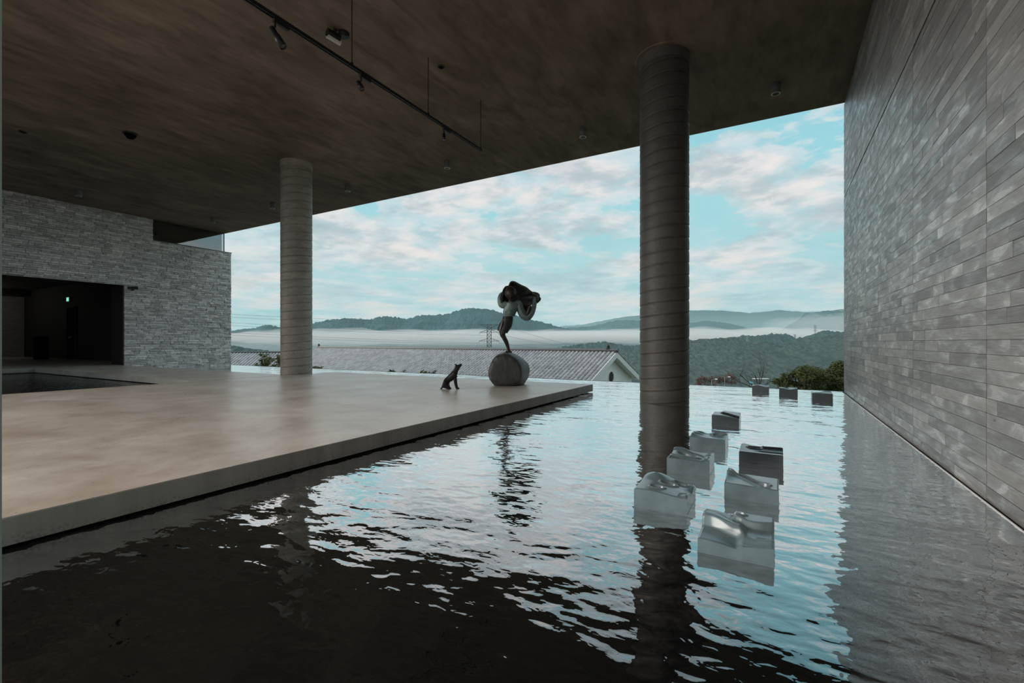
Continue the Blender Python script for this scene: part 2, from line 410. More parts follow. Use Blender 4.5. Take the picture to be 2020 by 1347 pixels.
# pool water, thin real sheets between the slabs
def sheet(name, rects, mat, z=0.0):
    mb = MB()
    for x0, x1, y0, y1 in rects: mb.add([(x0, y0, z), (x1, y0, z), (x1, y1, z), (x0, y1, z)], [(0, 1, 2, 3)])
    return mb.build(name, mat)
wt = sheet('pool_water', [(-3.54, XR - 0.022, 0.02, 8.52), (XL + 0.02, XR - 0.022, 8.52, 11.43), (XL + 0.02, -10.62, 7.22, 8.52)], 'water')
tagp(structure(wt), 'rippled dark infinity pool water reflecting the cloudy sky')
wt2 = sheet('pool_water', [(-20.9, -10.62, -4.0, 5.54)], 'still_water')
tagp(structure(wt2), 'calm black water of the small inner pool at the left')
bs = boxobj('pool_basin', XL - 0.1, XR + 0.3, -4.0, 11.46, -0.6, -0.31, 'joint_dark'); structure(bs)
boxobj('overflow_edge', XL, XR + 0.3, 11.43, 11.60, -0.6, -0.006, 'joint_dark', bs)

# ceiling
ce = boxobj('ceiling', XL - 0.3, XR + 0.35, -1.2, 11.27, ZC, ZC + 0.5, 'ceiling_concrete'); structure(ce)

# ------------------------------------------------------------------ right wall, board marked
wr = boxobj('wall_right', XR + 0.004, XR + 0.35, -3.0, 11.27, -0.25, ZC, 'joint_dark'); structure(wr)
wr['label'] = 'tall grey board marked concrete wall along the right of the pool'
pl = []
joints = [11.27, 9.47, 7.67, 5.86, 4.03, 2.2, 0.4, -1.4, -3.0]
RH = 0.0924
rnd = random.Random(3)
for r in range(63):
    z0 = r * RH; z1 = z0 + RH
    if z1 > ZC + 0.01: break
    gap_hi = 0.0018 if r != 41 else 0.026
    for j in range(len(joints) - 1):
        ya, yb = joints[j + 1], joints[j]
        cuts = [ya]
        y = ya + rnd.uniform(0.15, 1.3)
        while y < yb - 0.15: cuts.append(y); y += rnd.uniform(0.22, 1.1)
        cuts.append(yb)
        for k in range(len(cuts) - 1):
            y0, y1 = cuts[k] + 0.0012, cuts[k + 1] - 0.0012
            if k == 0: y0 += 0.0035
            if k == len(cuts) - 2: y1 -= 0.0035
            pr = rnd.uniform(0.003, 0.0058); tl = rnd.uniform(-0.0005, 0.0005)
            cy, cz = (y0 + y1) / 2, (z0 + z1) / 2; hy, hz_ = (y1 - y0) / 2, RH / 2
            zb, zt = -hz_ + 0.0008, hz_ - gap_hi
            xa, xb = 0.006, -pr
            vs = [(xa, -hy, zb), (xa, hy, zb), (xa, hy, zt), (xa, -hy, zt), (xb + tl, -hy, zb), (xb + tl, hy, zb), (xb - tl, hy, zt), (xb - tl, -hy, zt)]
            fs = ((4, 7, 6, 5), (0, 4, 5, 1), (1, 5, 6, 2), (2, 6, 7, 3), (3, 7, 4, 0))
            c = (XR, cy, cz)
            pl.append((c, showsize(c, y1 - y0, RH), vs, fs, rnd.random()))
pieces(pl, 'board', 'smaller_boards', 'board_concrete', wr)
tr = MB(); tr.box(XR - 0.030, XR - 0.0235, 0.3, 11.27, -0.02, 0.005)
o = tr.build('trim_1', 'white_paint'); structure(o); o['label'] = 'thin bright metal strip where the pool meets the board marked wall'

# ------------------------------------------------------------------ left stone wall
wl = MB()
wl.box(XL - 0.30, XL, 7.62, 11.50, -0.25, 4.93)          # right of the opening
wl.box(XL - 0.30, XL, -4.0, 7.62, 3.15, 4.93)            # over the opening
wl.box(XL - 0.30, XL, -4.0, 8.56, 4.93, ZC)              # upper part to the ceiling
wl.box(XL - 8.0, XL - 0.30, 11.3, 11.50, -0.25, 4.93)    # outer return
wlo = wl.build('wall_left', 'mortar'); structure(wlo); wlo['label'] = 'rough split face grey stone wall at the left with a dark opening'
pl = []; rnd = random.Random(5); z = -0.05
while z < ZC - 0.01:
    hrow = rnd.choice((0.055, 0.07, 0.085)); 
    if z + hrow > ZC: hrow = ZC - z
    y = -4.0 if z > 3.10 else 7.64
    if z + hrow > 3.15 > z: hrow = 3.15 - z + 0.0
    ymax = 11.50 if z + hrow <= 4.94 else 8.55
    while y < ymax - 0.01:
        Ls = rnd.uniform(0.10, 0.42); y1 = min(y + Ls, ymax)
        if ymax - y1 < 0.06: y1 = ymax
        if y1 > 2.5:
            hy, hh = (y1 - y) / 2 - 0.0025, hrow / 2 - 0.0022; pr = rnd.uniform(0.012, 0.055)
            j = [rnd.uniform(-0.016, 0.016) for _ in range(5)]
            vs = [(0, -hy, -hh), (0, hy, -hh), (0, hy, hh), (0, -hy, hh),
                  (pr + j[0], -hy + .004, -hh + .003), (pr + j[1], hy - .004, -hh + .003), (pr + j[2], hy - .004, hh - .003), (pr + j[3], -hy + .004, hh - .003), (pr + 0.014 + j[4], rnd.uniform(-.4, .4) * hy, rnd.uniform(-.3, .3) * hh)]
            fs = ((4, 5, 8), (5, 6, 8), (6, 7, 8), (7, 4, 8), (0, 1, 5, 4), (1, 2, 6, 5), (2, 3, 7, 6), (3, 0, 4, 7))
            c = (XL, (y + y1) / 2, z + hrow / 2)
            pl.append((c, showsize(c, y1 - y, hrow), vs, fs, rnd.random()))
        y = y1
    z += hrow
    if abs(z - 3.15) < 1e-4: z = 3.15
pieces(pl, 'stone', 'smaller_stones', 'split_stone', wlo)
# metal lining of the opening
mb = MB(); mb.box(XL - 0.95, XL + 0.012, 7.600, 7.619, 0.156, 3.149); mb.box(XL - 0.95, XL + 0.012, -4.0, 7.60, 3.12, 3.149)
structure(mb.build('trim_2', 'jamb_metal'))['label'] = 'dark metal lining of the opening in the stone wall'
# sill and ribbon window above the stone wall
structure(boxobj('trim_3', XL - 0.32, XL + 0.045, 8.56, 11.52, 4.93, 4.965, 'grey_metal'))['label'] = 'metal coping under the ribbon window'
wn = empty('window_1', (XL - 0.05, 8.57, 4.965)); structure(wn)
boxobj('pane', -0.01, 0.01, 0.0, 2.65, 0.0, ZC - 4.967, 'glass', wn)
mb = MB(); mb.box(-0.03, 0.03, 2.65, 2.67, 0, ZC - 4.967); mb.build('window_frame', 'grey_metal', wn)
# dark room over / behind the ribbon window
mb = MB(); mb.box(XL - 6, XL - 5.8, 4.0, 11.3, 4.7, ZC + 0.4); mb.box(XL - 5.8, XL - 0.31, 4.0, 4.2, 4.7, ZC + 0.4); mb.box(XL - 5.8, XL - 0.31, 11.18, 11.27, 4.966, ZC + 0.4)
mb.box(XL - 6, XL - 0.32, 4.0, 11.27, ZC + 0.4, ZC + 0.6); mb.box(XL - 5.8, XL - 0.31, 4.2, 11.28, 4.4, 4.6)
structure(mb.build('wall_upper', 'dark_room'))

# dark room behind the opening
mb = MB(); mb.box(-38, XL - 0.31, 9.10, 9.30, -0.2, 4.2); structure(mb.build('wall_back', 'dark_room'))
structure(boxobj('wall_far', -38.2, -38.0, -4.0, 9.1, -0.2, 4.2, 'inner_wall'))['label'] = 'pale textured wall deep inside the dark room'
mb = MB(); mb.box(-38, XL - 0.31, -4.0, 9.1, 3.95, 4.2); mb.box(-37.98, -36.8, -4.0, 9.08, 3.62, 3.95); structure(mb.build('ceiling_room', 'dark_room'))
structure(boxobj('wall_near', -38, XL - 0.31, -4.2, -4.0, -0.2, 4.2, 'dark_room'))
dr = empty('door_1', (-30.82, 9.09, 0.157)); structure(dr)
for sgn, nm in ((-1, 'door_leaf'), (1, 'door_leaf')):
    lf = boxobj(nm, min(0.01 * sgn, 0.5 * sgn), max(0.01 * sgn, 0.5 * sgn), -0.05, -0.005, 0.0, 2.58, 'door_dark', dr)
    mb = MB(); sx = 0.09 * sgn; mb.box(sx - 0.03, sx + 0.03, -0.11, -0.05, 1.05, 1.14); mb.build('door_handle', 'brass', lf)
mb = MB(); mb.box(-0.56, -0.51, -0.06, 0, 0, 2.64); mb.box(0.51, 0.56, -0.06, 0, 0, 2.64); mb.box(-0.56, 0.56, -0.06, 0, 2.585, 2.64); mb.build('door_frame', 'dark_room', dr)
ex = empty('exit_sign', (-31.12, 9.05, 3.05)); tagp(ex, 'small green lit exit sign high above the dark double door', 'exit sign')
boxobj('sign_case', -0.17, 0.17, -0.04, 0.04, 0.0, 0.24, 'black_metal', ex)
sf_ = boxobj('sign_face', -0.15, 0.15, -0.055, -0.041, 0.02, 0.22, 'exit_green', ex)
mb = MB(); mb.tube((-0.03, -0.060, 0.18), (-0.03, -0.056, 0.18), 0.018, n=10)          # running figure of the sign
mb.box(-0.05, -0.01, -0.060, -0.056, 0.10, 0.155)
for a_, b_ in (((-0.03, 0.11), (0.03, 0.08)), ((0.03, 0.08), (0.035, 0.04)), ((-0.03, 0.11), (-0.07, 0.06)), ((-0.03, 0.15), (0.02, 0.135)), ((-0.03, 0.15), (-0.075, 0.13))):
    mb.tube((a_[0], -0.058, a_[1]), (b_[0], -0.058, b_[1]), 0.008, n=5)
mb.box(0.065, 0.12, -0.060, -0.056, 0.04, 0.20)
mb.build('sign_pictogram', 'exit_white', sf_)
il = bpy.data.lights.new('added_room_fill', 'POINT'); il.energy = 16; il.color = (1.0, 0.93, 0.82); il.shadow_soft_size = 0.15  # unseen fill light added to brighten the pale far wall
ilo = bpy.data.objects.new('added_room_fill', il); COL.objects.link(ilo); ilo.location = (-36.3, 6.6, 3.3)
# pedestal with a small dark sculpture
pd = empty('pedestal', (-31.38, 8.1, 0.156)); tagp(pd, 'black square pedestal standing in the dark room left of the door', 'pedestal')
boxobj('plinth_block', -0.22, 0.22, -0.22, 0.22, 0.0, 1.1, 'door_dark', pd)
boxobj('plinth_cap', -0.25, 0.25, -0.25, 0.25, 1.1, 1.14, 'dark_room', pd)

# glass leaf edge close at the left of the camera
gl = empty('window_2', (-1.384, 0.299, 0.156)); structure(gl); gl['label'] = 'upright edge of a clear greenish glass leaf at the left border'
boxobj('pane', -0.012, 0.0, -1.4, 0.0, 0.0, ZC - 0.156, 'green_glass', gl)

# ------------------------------------------------------------------ columns with spiral formwork seams
def column(x, y, r, z0, label, phase, mat, hand=1):
    root = empty('column', (x, y, z0)); tagp(structure(root), label)
    n = 72; pitch = 0.205; H_ = ZC - z0 - 0.17; nz = int(H_ / 0.0128)
    V = []; Sm = []
    for j in range(nz + 1):
        z = H_ * j / nz
        for i in range(n):
            th = 2 * PI * i / n; ph = ((z - hand * pitch * th / (2 * PI)) / pitch + phase) % 1.0
            d = min(ph, 1 - ph) * pitch
            g = math.exp(-(d / 0.008) ** 2)
            bulge = 0.004 * math.sin(ph * PI)
            lip = 0.005 * math.exp(-((ph * pitch - 0.018) / 0.010) ** 2)
            rr = r + bulge + lip - 0.010 * g
            V.append((rr * math.cos(th), rr * math.sin(th), z)); k = noise.noise(Vector((th * 2, z * 1.3, x)))
            Sm.append(min(1.0, max(0.0, math.exp(-(d / 0.011) ** 2) * (0.75 + 0.6 * k))))
    Fs = [(j * n + i, j * n + (i + 1) % n, (j + 1) * n + (i + 1) % n, (j + 1) * n + i) for j in range(nz) for i in range(n)]
    me = bpy.data.meshes.new('shaft'); me.from_pydata(V, [], Fs); set_attr(me, 'seam', Sm)
    me.polygons.foreach_set('use_smooth', [True] * len(Fs)); link('shaft', me, mat, root)
    mb = MB(); mb.lathe([(r + 0.004, -0.17), (r + 0.012, -0.165), (r + 0.014, -0.012), (r + 0.03, 0.0)], (0, 0, ZC - z0), 64)
    mb.build('collar', mat, root)
    mb = MB(); mb.lathe([(r + 0.075, -0.014), (r + 0.085, 0.0)], (0, 0, ZC - z0), 64); mb.build('ceiling_ring', 'ceiling_concrete', root)
    return root
column(-1.655, 8.01, 0.392, -0.30, 'nearer round concrete column with spiral seams standing in the pool', 0.28, 'shaded_column_concrete')
c1o = column(-11.1, 7.78, 0.385, -0.30, 'farther round concrete column with spiral seams beside the walkway slab', 0.6, 'lit_column_concrete')

# ------------------------------------------------------------------ ceiling fittings
def downlight(x, y, label):
    o = empty('downlight', (x, y, ZC)); tagp(o, label, 'ceiling light', 'cylinder downlights along the ceiling')
    mb = MB(); mb.lathe([(0.072, -0.185), (0.078, -0.183), (0.078, 0.0)], n=28); mb.build('lamp_body', 'grey_metal', o)
    mb = MB(); mb.lathe([(0.060, -0.192), (0.078, -0.192), (0.078, -0.1865)], n=28); tr_ = mb.build('trim_ring', 'frosted_lens', o)
    mb = MB(); mb.lathe([(0.055, -0.195), (0.056, -0.1925)], n=20); mb.build('lens', 'black_metal', tr_)
for x, y, lb in ((-0.03, 9.8, 'cylinder downlight nearest the right wall, right of the nearer column'), (-3.77, 9.72, 'cylinder downlight just left of the nearer column'),
                 (-7.55, 9.68, 'cylinder downlight below the end of the track rail'), (-11.31, 9.65, 'cylinder downlight just right of the farther column'),
                 (-14.99, 9.6, 'cylinder downlight just left of the farther column'), (-18.8, 9.62, 'cylinder downlight above the ribbon window'),
                 (-19.0, 5.76, 'cylinder downlight near the ceiling line of the stone wall, leftmost of all')):
    downlight(x, y, lb)
tw = empty('emergency_light', (-5.92, 4.84, ZC)); tagp(tw, 'twin head ceiling lamp with pale tube lens beside the track', 'emergency light')
mb = MB(); mb.lathe([(0.05, -0.055), (0.085, -0.045), (0.095, -0.02), (0.095, 0.0)], (0.105, 0.03, 0), 28); mb.build('base', 'black_metal', tw)
Lv = Vector((0.045, 0.205, -0.02)); L0 = Vector((0.050, -0.215, -0.150))
mb = MB(); mb.tube(L0 + Vector((0.01, -0.01, 0.04)), L0 + Lv * 0.92 + Vector((0.01, -0.01, 0.04)), 0.058, n=20); mb.tube(L0 + Lv * 0.5 + Vector((0, 0, 0.05)), L0 + Lv * 0.5 + Vector((0.03, 0, 0.145)), 0.025, n=10)
lh = mb.build('lamp_head', 'black_metal', tw)
mb = MB(); mb.tube(L0, L0 + Lv, 0.044, n=18); mb.build('lens', 'frosted_lens', lh)
def puck(name, x, y, r, h, label, cat, dome=False):
    o = empty(name, (x, y, ZC)); tagp(o, label, cat)
    mb = MB(); mb.lathe([(r * 0.9, -h), (r, -h * 0.8), (r, 0)], n=28); mb.build('rim', 'black_metal', o)
    mb = MB()
    if dome: mb.lathe([(0.01, -h - r * 0.7), (r * 0.45, -h - r * 0.6), (r * 0.72, -h - r * 0.25), (r * 0.78, -h - 0.001)], n=24)
    else: mb.lathe([(r * 0.3, -h - 0.004), (r * 0.72, -h - 0.001)], n=24)
    mb.build('cover', 'door_dark', o)
puck('ceiling_speaker', -5.05, 6.31, 0.062, 0.012, 'small flat black disc in the ceiling right of the track', 'ceiling disc')
puck('ceiling_speaker', -14.82, 3.53, 0.075, 0.015, 'small flat black disc in the ceiling at far left', 'ceiling disc')
puck('ceiling_camera', -12.81, 4.78, 0.14, 0.035, 'black domed ceiling camera left of the farther column', 'camera', True)
# wall camera on the stone wall
sc = empty('security_camera', (XL + 0.05, 7.86, 2.98)); tagp(sc, 'small dark camera on a bracket beside the stone wall opening', 'camera')
boxobj('bracket', -0.02, 0.16, -0.02, 0.02, -0.05, -0.01, 'black_metal', sc)
mb = MB(); mb.tube((0.12, -0.16, 0.03), (0.12, 0.14, 0.06), 0.05, n=14); mb.build('camera_body', 'black_metal', sc)

# track
TX = -5.075
tk = empty('track_rail', (TX, 0, 4.79)); tagp(tk, 'long black lighting track hung under the ceiling on thin rods', 'light track')
mb = MB(); mb.box(-0.024, -0.010, -2.0, 7.60, -0.022, 0.022); mb.box(0.010, 0.024, -2.0, 7.60, -0.022, 0.022); mb.box(-0.010, 0.010, -2.0, 7.60, 0.004, 0.022); mb.build('rail', 'rail_metal', tk)
for y in (7.575, 6.0, 4.40, 2.8, 1.2):
    mb = MB(); mb.tube((0, y, 0.03), (0, y, ZC - 4.79), 0.0065, n=8); rd = mb.build('suspension_rod', 'black_metal', tk)
    mb = MB(); mb.lathe([(0.02, 0.0225), (0.02, 0.05), (0.012, 0.06)], (0, y, 0), 12); mb.build('rod_clip', 'black_metal', rd)
Rv = Vector((math.cos(YAW), math.sin(YAW), 0))
def spot(y, L, r, side, label):
    o = empty('spotlight', (TX, y, 4.767)); tagp(o, label, 'spotlight', 'spotlights on the ceiling track')
    mb = MB(); mb.box(-0.020, 0.020, -0.02, 0.17, -0.045, 0.0); mb.build('adapter', 'black_metal', o)
    mb = MB(); mb.tube((0, 0, -0.045), (0, 0, -0.10), 0.012, n=8)
    mb.tube((0, 0, -0.10), Rv * -0.03 + Vector((0, 0, -0.12)), 0.009, n=8); mb.build('stem', 'black_metal', o)
    d = (Rv * side + Vector((0, 0, -1))).normalized(); a_ = Vector((0, 0, -0.10)) + Rv * (-0.045 * (1 if side else 0)) + d * 0.0; b_ = a_ + d * L
    q = d.to_track_quat('Z', 'Y').to_matrix().to_4x4()
    mb = MB(); mb.lathe([(r * 0.55, 0), (r * 0.8, 0.01), (r * 0.8, L * 0.42), (r, L * 0.45), (r, L), (r * 0.86, L), (r * 0.8, L * 0.93)], a_, 24, M=q); lh = mb.build('lamp_head', 'black_metal', o)
    mb = MB(); mb.lathe([(r * 0.78, L * 0.935), (r * 0.7, L * 0.95)], a_, 20, M=q); mb.build('lens', 'frosted_lens' if side == 0 else 'grey_metal', lh)
spot(3.28, 0.27, 0.042, 0.62, 'large black tilted spotlight, nearest on the ceiling track')
spot(4.56, 0.13, 0.036, 0.55, 'small tilted black spotlight in the middle of the track')
spot(6.42, 0.12, 0.030, 0.0, 'small straight down spotlight near the far end of the track')

# ------------------------------------------------------------------ stepping blocks with carved tops
def sst(a, b, x):
    q = np.clip((x - a) / (b - a), 0, 1); return q * q * (3 - 2 * q)
def relief(kind, u, v):
    """u to the right 0..1, v away 0..1; returns heights in metres"""
    h = np.zeros_like(u)
    def wave(cu, w_, amp, soft=0.03): return amp * (sst(-soft, soft, v - cu)) * w_
    def pit(cx, cy, rx, ry, dep, rot=0.0):
        dx, dy = u - cx, v - cy; X = dx * math.cos(rot) + dy * math.sin(rot); Y = -dx * math.sin(rot) + dy * math.cos(rot)
        d = np.sqrt((X / rx) ** 2 + (Y / ry) ** 2)
        return -dep * (1 - sst(0.55, 1.05, d)) + dep * 0.30 * np.exp(-((d - 1.15) / 0.16) ** 2)
    if kind == 0:   # two long terraces curling in at the middle
        c1 = 0.30 + 0.20 * np.sin(u * 3.0 + 1.2) ; h += 0.020 * (1 - sst(-0.05, 0.05, v - c1)) * (1 - sst(0.50, 0.62, u)) * -1
        c2 = 0.52 - 0.22 * sst(0.05, 0.6, u); h += 0.030 * sst(-0.05, 0.06, v - c2) * (1 - sst(0.52, 0.66, u)) * (1 - 0.8 * sst(0.1, 0.5, v - c2))
        c3 = 0.78 - 0.17 * np.cos((u - 0.72) * 4.2) ; h += 0.034 * sst(-0.045, 0.05, v - c3) * sst(0.38, 0.48, u)
        h += 0.018 * sst(0.0, 1.0, v) * (1 - sst(0.15, 0.5, u)); h += pit(0.50, 0.86, 0.10, 0.07, 0.022)
        h += -0.020 * np.exp(-((u - 0.62) / 0.28) ** 2 - ((v - 0.05) / 0.16) ** 2) + 0.016 * sst(0.6, 0.95, u) * (1 - sst(0.0, 0.16, np.abs(v - 0.16)))
    elif kind == 1:  # two small eyes and a crest
        h += 0.022 * np.sin(u * 4.2 + 0.5) * (0.4 + 0.6 * v) + 0.026 * np.exp(-((v - 0.85) / 0.2) ** 2 - ((u - 0.22) / 0.25) ** 2)
        h += pit(0.55, 0.60, 0.15, 0.10, 0.026, 0.3) + pit(0.40, 0.26, 0.13, 0.08, 0.024, 0.2) + pit(0.75, 0.85, 0.14, 0.10, 0.018)
        h += 0.014 * sst(0.8, 1.0, u) * np.sin(v * 9)
    elif kind == 2:  # long scoop ending in an eye
        c = 0.84 - 0.62 * sst(0.15, 0.75, u); d = v - c
        h += 0.030 * np.exp(-((u - 0.03) / 0.12) ** 2) * sst(0.1, 0.9, v) - 0.030 * np.exp(-(d / 0.16) ** 2) * sst(0.1, 0.3, u) * (1 - sst(0.72, 0.86, u))
        h += 0.016 * np.exp(-((d + 0.20) / 0.07) ** 2) * (1 - sst(0.7, 0.9, u)) + pit(0.70, 0.30, 0.14, 0.12, 0.030) - 0.006 * u
    elif kind == 3:  # rings stretched into a ridge
        d = np.sqrt(((u - 0.42) / 0.42) ** 2 + ((v - 0.52 + 0.45 * (u - 0.42)) / 0.26) ** 2)
        h += 0.014 * np.cos(d * 9.0) * np.exp(-(d / 1.1) ** 2) - 0.026 * np.exp(-(d / 0.5) ** 2) + 0.028 * np.exp(-((v - 0.95) / 0.2) ** 2 - ((u - 0.15) / 0.25) ** 2) + 0.010 * sst(0.8, 1, u)
    elif kind == 4:  # curl near the back with flat front
        h += pit(0.35, 0.62, 0.17, 0.14, 0.024) + 0.020 * np.exp(-((v - 0.62 - 0.12 * u) / 0.07) ** 2) * sst(0.40, 0.6, u) + 0.012 * np.exp(-((u - 0.08) / 0.12) ** 2) * v
        h += -0.010 * np.exp(-((v - 0.3) / 0.08) ** 2) * sst(0.3, 0.5, u)
    elif kind == 5:
        h += pit(0.20, 0.45, 0.13, 0.13, 0.020) + pit(0.78, 0.72, 0.20, 0.17, 0.026) + 0.014 * np.sin(u * 6 + v * 3) * sst(0, 0.25, v) + 0.020 * np.exp(-((v - 0.95) / 0.1) ** 2 - ((u - 0.2) / 0.15) ** 2)
    elif kind == 6:  # diagonal step
        c = 0.1 + 0.9 * (1 - u); h += 0.020 * sst(-0.02, 0.03, v - c * 0.7 - 0.1) * sst(0.2, 0.4, u) - 0.026 * sst(0.3, 1.0, u) * (1 - v * 0.6)
    else:
        a_ = kind * 1.7
        h += 0.016 * np.sin(u * 6.5 + a_) * (0.4 + 0.6 * np.cos(v * 3 + a_)) + pit(0.30 + 0.1 * math.sin(a_), 0.5, 0.15, 0.12, 0.020) + 0.012 * np.exp(-((v - 0.8) / 0.1) ** 2) * sst(0.4, 0.6, u)
    return h
def block(x0, x1, y0, y1, ztop, kind, mat, label):
    cx, cy = (x0 + x1) / 2, (y0 + y1) / 2; Wd, Dp = x1 - x0, y1 - y0; n = 112
    g = np.linspace(0, 1, n); U, V_ = np.meshgrid(g, g); Hh = ztop + relief(kind, U, V_)
    Hh = np.maximum(Hh, 0.04)
    e = np.minimum(np.minimum(U, 1 - U), np.minimum(V_, 1 - V_)); Hh = Hh - 0.004 * (1 - sst(0, 0.035, e))
    P = [((U[j, i] - 0.5) * Wd, (V_[j, i] - 0.5) * Dp, Hh[j, i]) for j in range(n) for i in range(n)]
    fs = [(j * n + i, j * n + i + 1, (j + 1) * n + i + 1, (j + 1) * n + i) for j in range(n - 1) for i in range(n - 1)]
    o = empty('stepping_block', (cx, cy, 0)); tagp(o, label, 'stepping block', 'carved square blocks standing in the pool')
    mb = MB(); mb.add(P, fs, 0, True); t_ = mb.build('carved_top', mat, o)
    mb = MB(); ring = [j for j in range(n)] + [j * n + n - 1 for j in range(1, n)] + [(n - 1) * n + i for i in range(n - 2, -1, -1)] + [j * n for j in range(n - 2, 0, -1)]
    top = [P[k] for k in ring]; bot = [(q[0], q[1], -0.28) for q in top]; m_ = len(ring)
    sides = {0: [], 1: [], 2: [], 3: []}
    mb.add(top + bot, [(i, m_ + i, m_ + (i + 1) % m_, (i + 1) % m_) for i in range(m_)], 0, False); mb.add(bot, [tuple(reversed(range(m_)))])
    mb.build('block_body', mat, o)
    mb = MB(); mb.box(-Wd / 2 - 0.0015, Wd / 2 + 0.0015, -Dp / 2 - 0.0015, Dp / 2 + 0.0015, -0.12, 0.006); mb.build('base_rim', mat, o)
    return o
block(-0.331, -0.014, 2.352, 2.66, 0.088, 0, 'pale_glaze', 'pale carved block nearest the camera with long curling terraces')
block(-0.757, -0.452, 2.80, 3.12, 0.108, 1, 'pale_glaze', 'pale carved block with two small eye hollows, nearest of the left row')
block(-0.298, 0.006, 3.26, 3.55, 0.098, 2, 'pale_glaze', 'pale carved block with a long scoop and round hole behind the nearest block')
block(-0.745, -0.438, 3.70, 4.00, 0.108, 3, 'mid_glaze', 'grey carved block with stretched rings, second of the left row')
block(-0.272, 0.038, 4.165, 4.47, 0.115, 4, 'dark_glaze', 'black carved block with a curled hollow, right of the ringed grey block')
block(-0.722, -0.414, 4.62, 4.92, 0.110, 5, 'mid_glaze', 'grey carved block with two swirls, beside the column reflection')
block(-0.702, -0.400, 6.14, 6.45, 0.110, 6, 'dark_glaze', 'black carved block with a diagonal step, alone in mid pool')
block(-0.450, -0.150, 10.56, 10.86, 0.120, 7, 'slate_glaze', 'leftmost of the three dark blocks by the infinity edge, under the bare tree')
block(0.025, 0.325, 10.12, 10.42, 0.125, 8, 'dark_glaze', 'middle of the three dark blocks by the infinity edge')
block(0.517, 0.815, 9.53, 9.83, 0.125, 9, 'dark_glaze', 'rightmost dark block by the infinity edge, closest to the board marked wall')

# ------------------------------------------------------------------ skinned figures
def skin(name, nodes, edges, mat, parent, root=0, sub=2, rel=None):
    """nodes: (x, y, z, rx[, ry])"""
    me = bpy.data.meshes.new(name); me.from_pydata([q[:3] for q in nodes], edges, [])
    o = bpy.data.objects.new(name, me); COL.objects.link(o)
    md = o.modifiers.new('s', 'SKIN'); md.use_smooth_shade = True; md.branch_smoothing = 0.6
    for i, q in enumerate(nodes):
        sv = me.skin_vertices[0].data[i]; sv.radius = (q[3], q[4] if len(q) > 4 else q[3]); sv.use_root = (i == root)
    s2 = o.modifiers.new('u', 'SUBSURF'); s2.levels = sub; s2.render_levels = sub
    dg = bpy.context.evaluated_depsgraph_get(); ev = o.evaluated_get(dg)
    nm = bpy.data.meshes.new_from_object(ev); nm.name = name
    o.modifiers.clear(); o.data = nm; bpy.data.meshes.remove(me)
    for p_ in nm.polygons: p_.use_smooth = True
    nm.materials.clear(); nm.materials.append(MATS[mat]); o.parent = parent
    return o
# figures are modelled facing their own +x as seen from the deck edge, then turned about z
ST = empty('boy_statue', (-4.585, 7.93, 0.0), YAW)
tagp(ST, 'bronze statue of a child pulling a jacket over the head, balancing on the boulder', 'statue')
zf = 0.785
def Z(*nodes): return [(x, y, z + zf, *r) for x, y, z, *r in nodes]
fx = -0.08
def SX(nodes): return [(x + fx, *q) for x, *q in nodes]
body = SX(Z((0.01, 0.02, 0.655, 0.08, 0.07),        # 0 pelvis
        (0.035, 0.02, 0.79, 0.095, 0.075),              # 1 waist
        (0.075, 0.01, 0.92, 0.085, 0.07),             # 2 chest
        (0.085, -0.01, 1.02, 0.060, 0.055),            # 3 neck base
        (0.06, -0.05, 1.085, 0.050, 0.05),             # 4 neck
        (0.00, -0.01, 0.60, 0.080), (-0.085, -0.06, 0.40, 0.062), (-0.09, -0.055, 0.36, 0.052), (-0.015, -0.02, 0.22, 0.046), (0.035, 0.0, 0.055, 0.028), (0.045, 0.01, 0.02, 0.030), (-0.035, -0.07, 0.018, 0.024),   # 5..11 standing leg
        (0.02, 0.07, 0.60, 0.080), (-0.12, 0.06, 0.47, 0.060), (-0.10, 0.20, 0.34, 0.045), (-0.05, 0.34, 0.30, 0.030), (-0.02, 0.37, 0.24, 0.022),  # 12..16 raised leg
        (0.235, 0.0, 0.97, 0.055), (0.33, 0.02, 0.74, 0.045), (0.38, 0.0, 0.72, 0.04), (0.440, -0.05, 0.88, 0.032), (0.455, -0.06, 0.945, 0.024),     # 17..21 arm on the right
        (-0.03, 0.0, 0.98, 0.040), (-0.115, 0.03, 0.965, 0.032), (-0.135, 0.04, 1.02, 0.030), (-0.085, 0.10, 1.14, 0.026), (-0.05, 0.12, 1.18, 0.022)))   # 22..26 arm on the left
skin('body', body, [(0, 1), (1, 2), (2, 3), (3, 4), (0, 5), (5, 6), (6, 7), (7, 8), (8, 9), (9, 10), (10, 11), (0, 12), (12, 13), (13, 14), (14, 15), (15, 16), (2, 17), (17, 18), (18, 19), (19, 20), (20, 21), (2, 22), (22, 23), (23, 24), (24, 25), (25, 26)], 'bronze_skin', ST)
